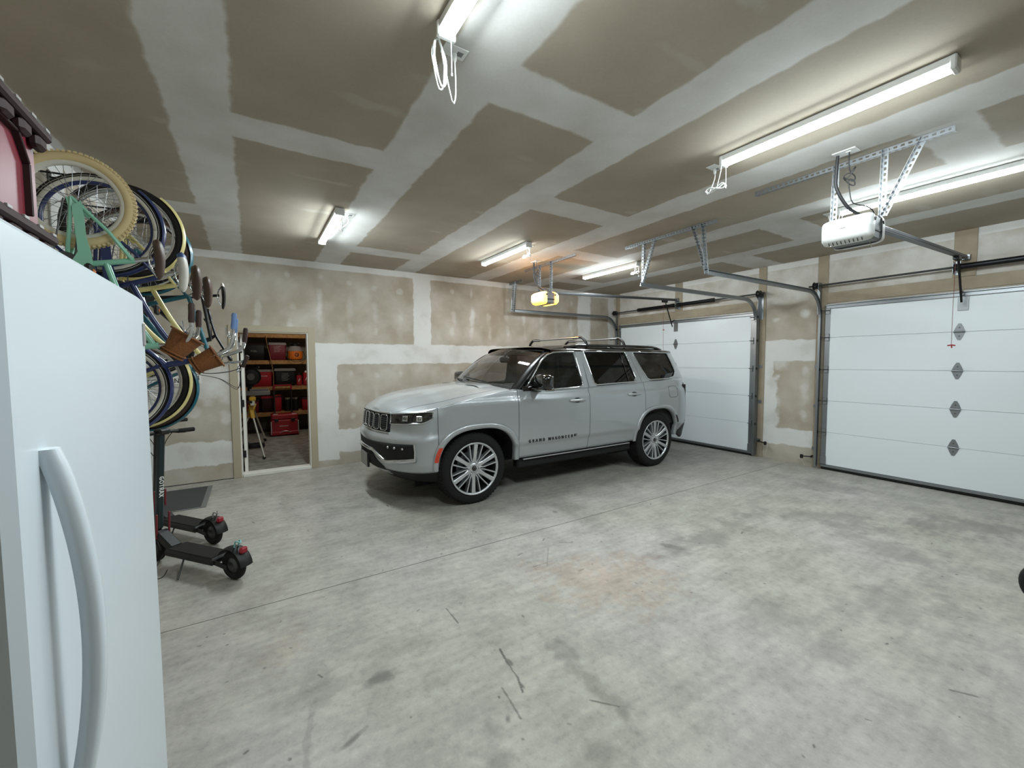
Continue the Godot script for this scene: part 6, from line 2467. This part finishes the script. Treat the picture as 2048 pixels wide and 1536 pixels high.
	for z in [-0.45, 0.55]:
		g = G.new()
		g.box(Vector3(-0.03, 0.99, z), Vector3(0.1, 0.05, 0.14), 0.01)
		obj("clamp", g, M.yellow, s)
	var ms := thing("mitre_saw", "grey and black mitre saw resting on the folding stand", "mitre saw", Vector3(-7.1, 1.016, -2.0))
	g = G.new()
	g.box(Vector3(0.02, 0.04, 0), Vector3(0.5, 0.07, 0.42), 0.012)
	g.box(Vector3(0.1, 0.09, 0.04), Vector3(0.3, 0.05, 0.05), 0.006)
	obj("table", g, M.lid_grey, ms)
	g = G.new()
	g.at(Vector3(-0.02, 0.34, 0.08), Basis(Vector3.RIGHT, PI / 2)).lathe([Vector2(0, -0.03), Vector2(0.13, -0.03), Vector2(0.16, -0.015), Vector2(0.16, 0.015), Vector2(0.13, 0.03), Vector2(0.06, 0.04), Vector2(0, 0.04)], 28, -1)
	obj("blade_guard", g, M.tote_black, ms)
	g = G.new()
	g.at(Vector3(-0.02, 0.34, 0.125), Basis(Vector3.RIGHT, PI / 2)).lathe([Vector2(0, -0.01), Vector2(0.06, -0.01), Vector2(0.06, 0.01), Vector2(0, 0.01)], 20, -1)
	obj("arbor_cover", g, M.lid_grey, ms)
	g = G.new()
	g.bar(Vector3(-0.05, 0.08, -0.12), Vector3(-0.03, 0.4, -0.02), 0.07, 0.06, Vector3.BACK, 0.01)
	g.bar(Vector3(-0.1, 0.45, 0.0), Vector3(0.12, 0.5, 0.02), 0.04, 0.05, Vector3.UP, 0.012)
	obj("arm", g, M.tote_black, ms)
	# coiled hose on the floor
	g = G.new()
	var hp := []
	for k in 60:
		var an := TAU * k / 16.0
		hp.append(Vector3(cos(an) * (0.17 + 0.01 * sin(k * 1.3)), 0.02 + 0.018 * int(k / 16.0), sin(an) * 0.16))
	g.tube(smooth_path(hp, 2), 0.012, 6)
	var ho := obj("coiled_hose", g, M.cord_black)
	ho.position = Vector3(-7.12, 0.0, -2.3)
	tag(ho, "coiled black hose on the storage floor under the saw stand", "hose")
	# strap hanging from the top board
	g = G.new()
	g.tube(smooth_path([Vector3(-6.81, 2.2, -3.87), Vector3(-6.79, 2.0, -3.85), Vector3(-6.72, 1.6, -3.84), Vector3(-6.69, 1.3, -3.84), Vector3(-6.70, 0.9, -3.86), Vector3(-6.68, 0.62, -3.86)], 5), 0.009, 6)
	tag(obj("hanging_strap", g, M.cardboard), "tan strap hanging in front of the storage shelves", "strap")


# ---------------------------------------------------------------- small things
func build_small() -> void:
	var m := thing("floor_mat", "dark grey rubber-edged floor mat against the back wall", "mat", Vector3(-7.9, 0, 0.74))
	var g := G.new()
	g.box(Vector3(0.01, 0.004, 0), Vector3(0.60, 0.006, 0.96), 0.002)
	obj("rubber_edge", g, M.mat_edge, m)
	g = G.new()
	g.box(Vector3(-0.005, 0.008, 0), Vector3(0.53, 0.006, 0.90), 0.002)
	obj("pile", g, M.mat_dark, m)
	# card with letters on the back wall behind the bicycles
	var c := thing("letter_card", "white card printed with black N and 4 on the wall behind the bikes", "sign", Vector3(-7.83, 1.40, 0.004))
	g = G.new()
	g.box(Vector3.ZERO, Vector3(0.3, 0.13, 0.003), 0.001)
	obj("card", g, M.paper, c)
	sign_text(c, "N", Vector3(-0.105, -0.02, 0.003), 0.0035, M.ink_black)
	sign_text(c, "4", Vector3(0.11, 0.01, 0.003), 0.0035, M.ink_black)
	# tyre that only just enters the frame on the right
	var ty := thing("spare_tyre", "small black rubber tyre standing on the floor in the open bay", "tyre", Vector3(-2.87, 0.0, 6.575))
	var b := Basis(Vector3.BACK, PI / 2)
	g = G.new()
	var prof := []
	for k in 17: prof.append(Vector2(0.117 + cos(TAU * k / 16.0) * 0.042, sin(TAU * k / 16.0) * 0.05))
	g.at(Vector3(0, 0.159, 0), b).lathe(prof, 40)
	obj("casing", g, M.rubber, ty)
	g = G.new()
	g.at(Vector3(0, 0.159, 0), b).lathe([Vector2(0.085, -0.035), Vector2(0.07, -0.02), Vector2(0.015, -0.01), Vector2(0.015, 0.03), Vector2(0.07, 0.02), Vector2(0.085, 0.035)], 32, -1)
	obj("rim", g, M.steel_dark, ty)
	# orange cap on the freezer
	g = G.new()
	g.lathe([Vector2(0, 0), Vector2(0.02, 0), Vector2(0.022, 0.03), Vector2(0.015, 0.05), Vector2(0, 0.05)], 14)
	var oc := obj("orange_cap", g, M.orange)
	oc.position = Vector3(-7.47, 1.81, 6.02)
	tag(oc, "small orange cap on the edge of the white freezer top", "cap")
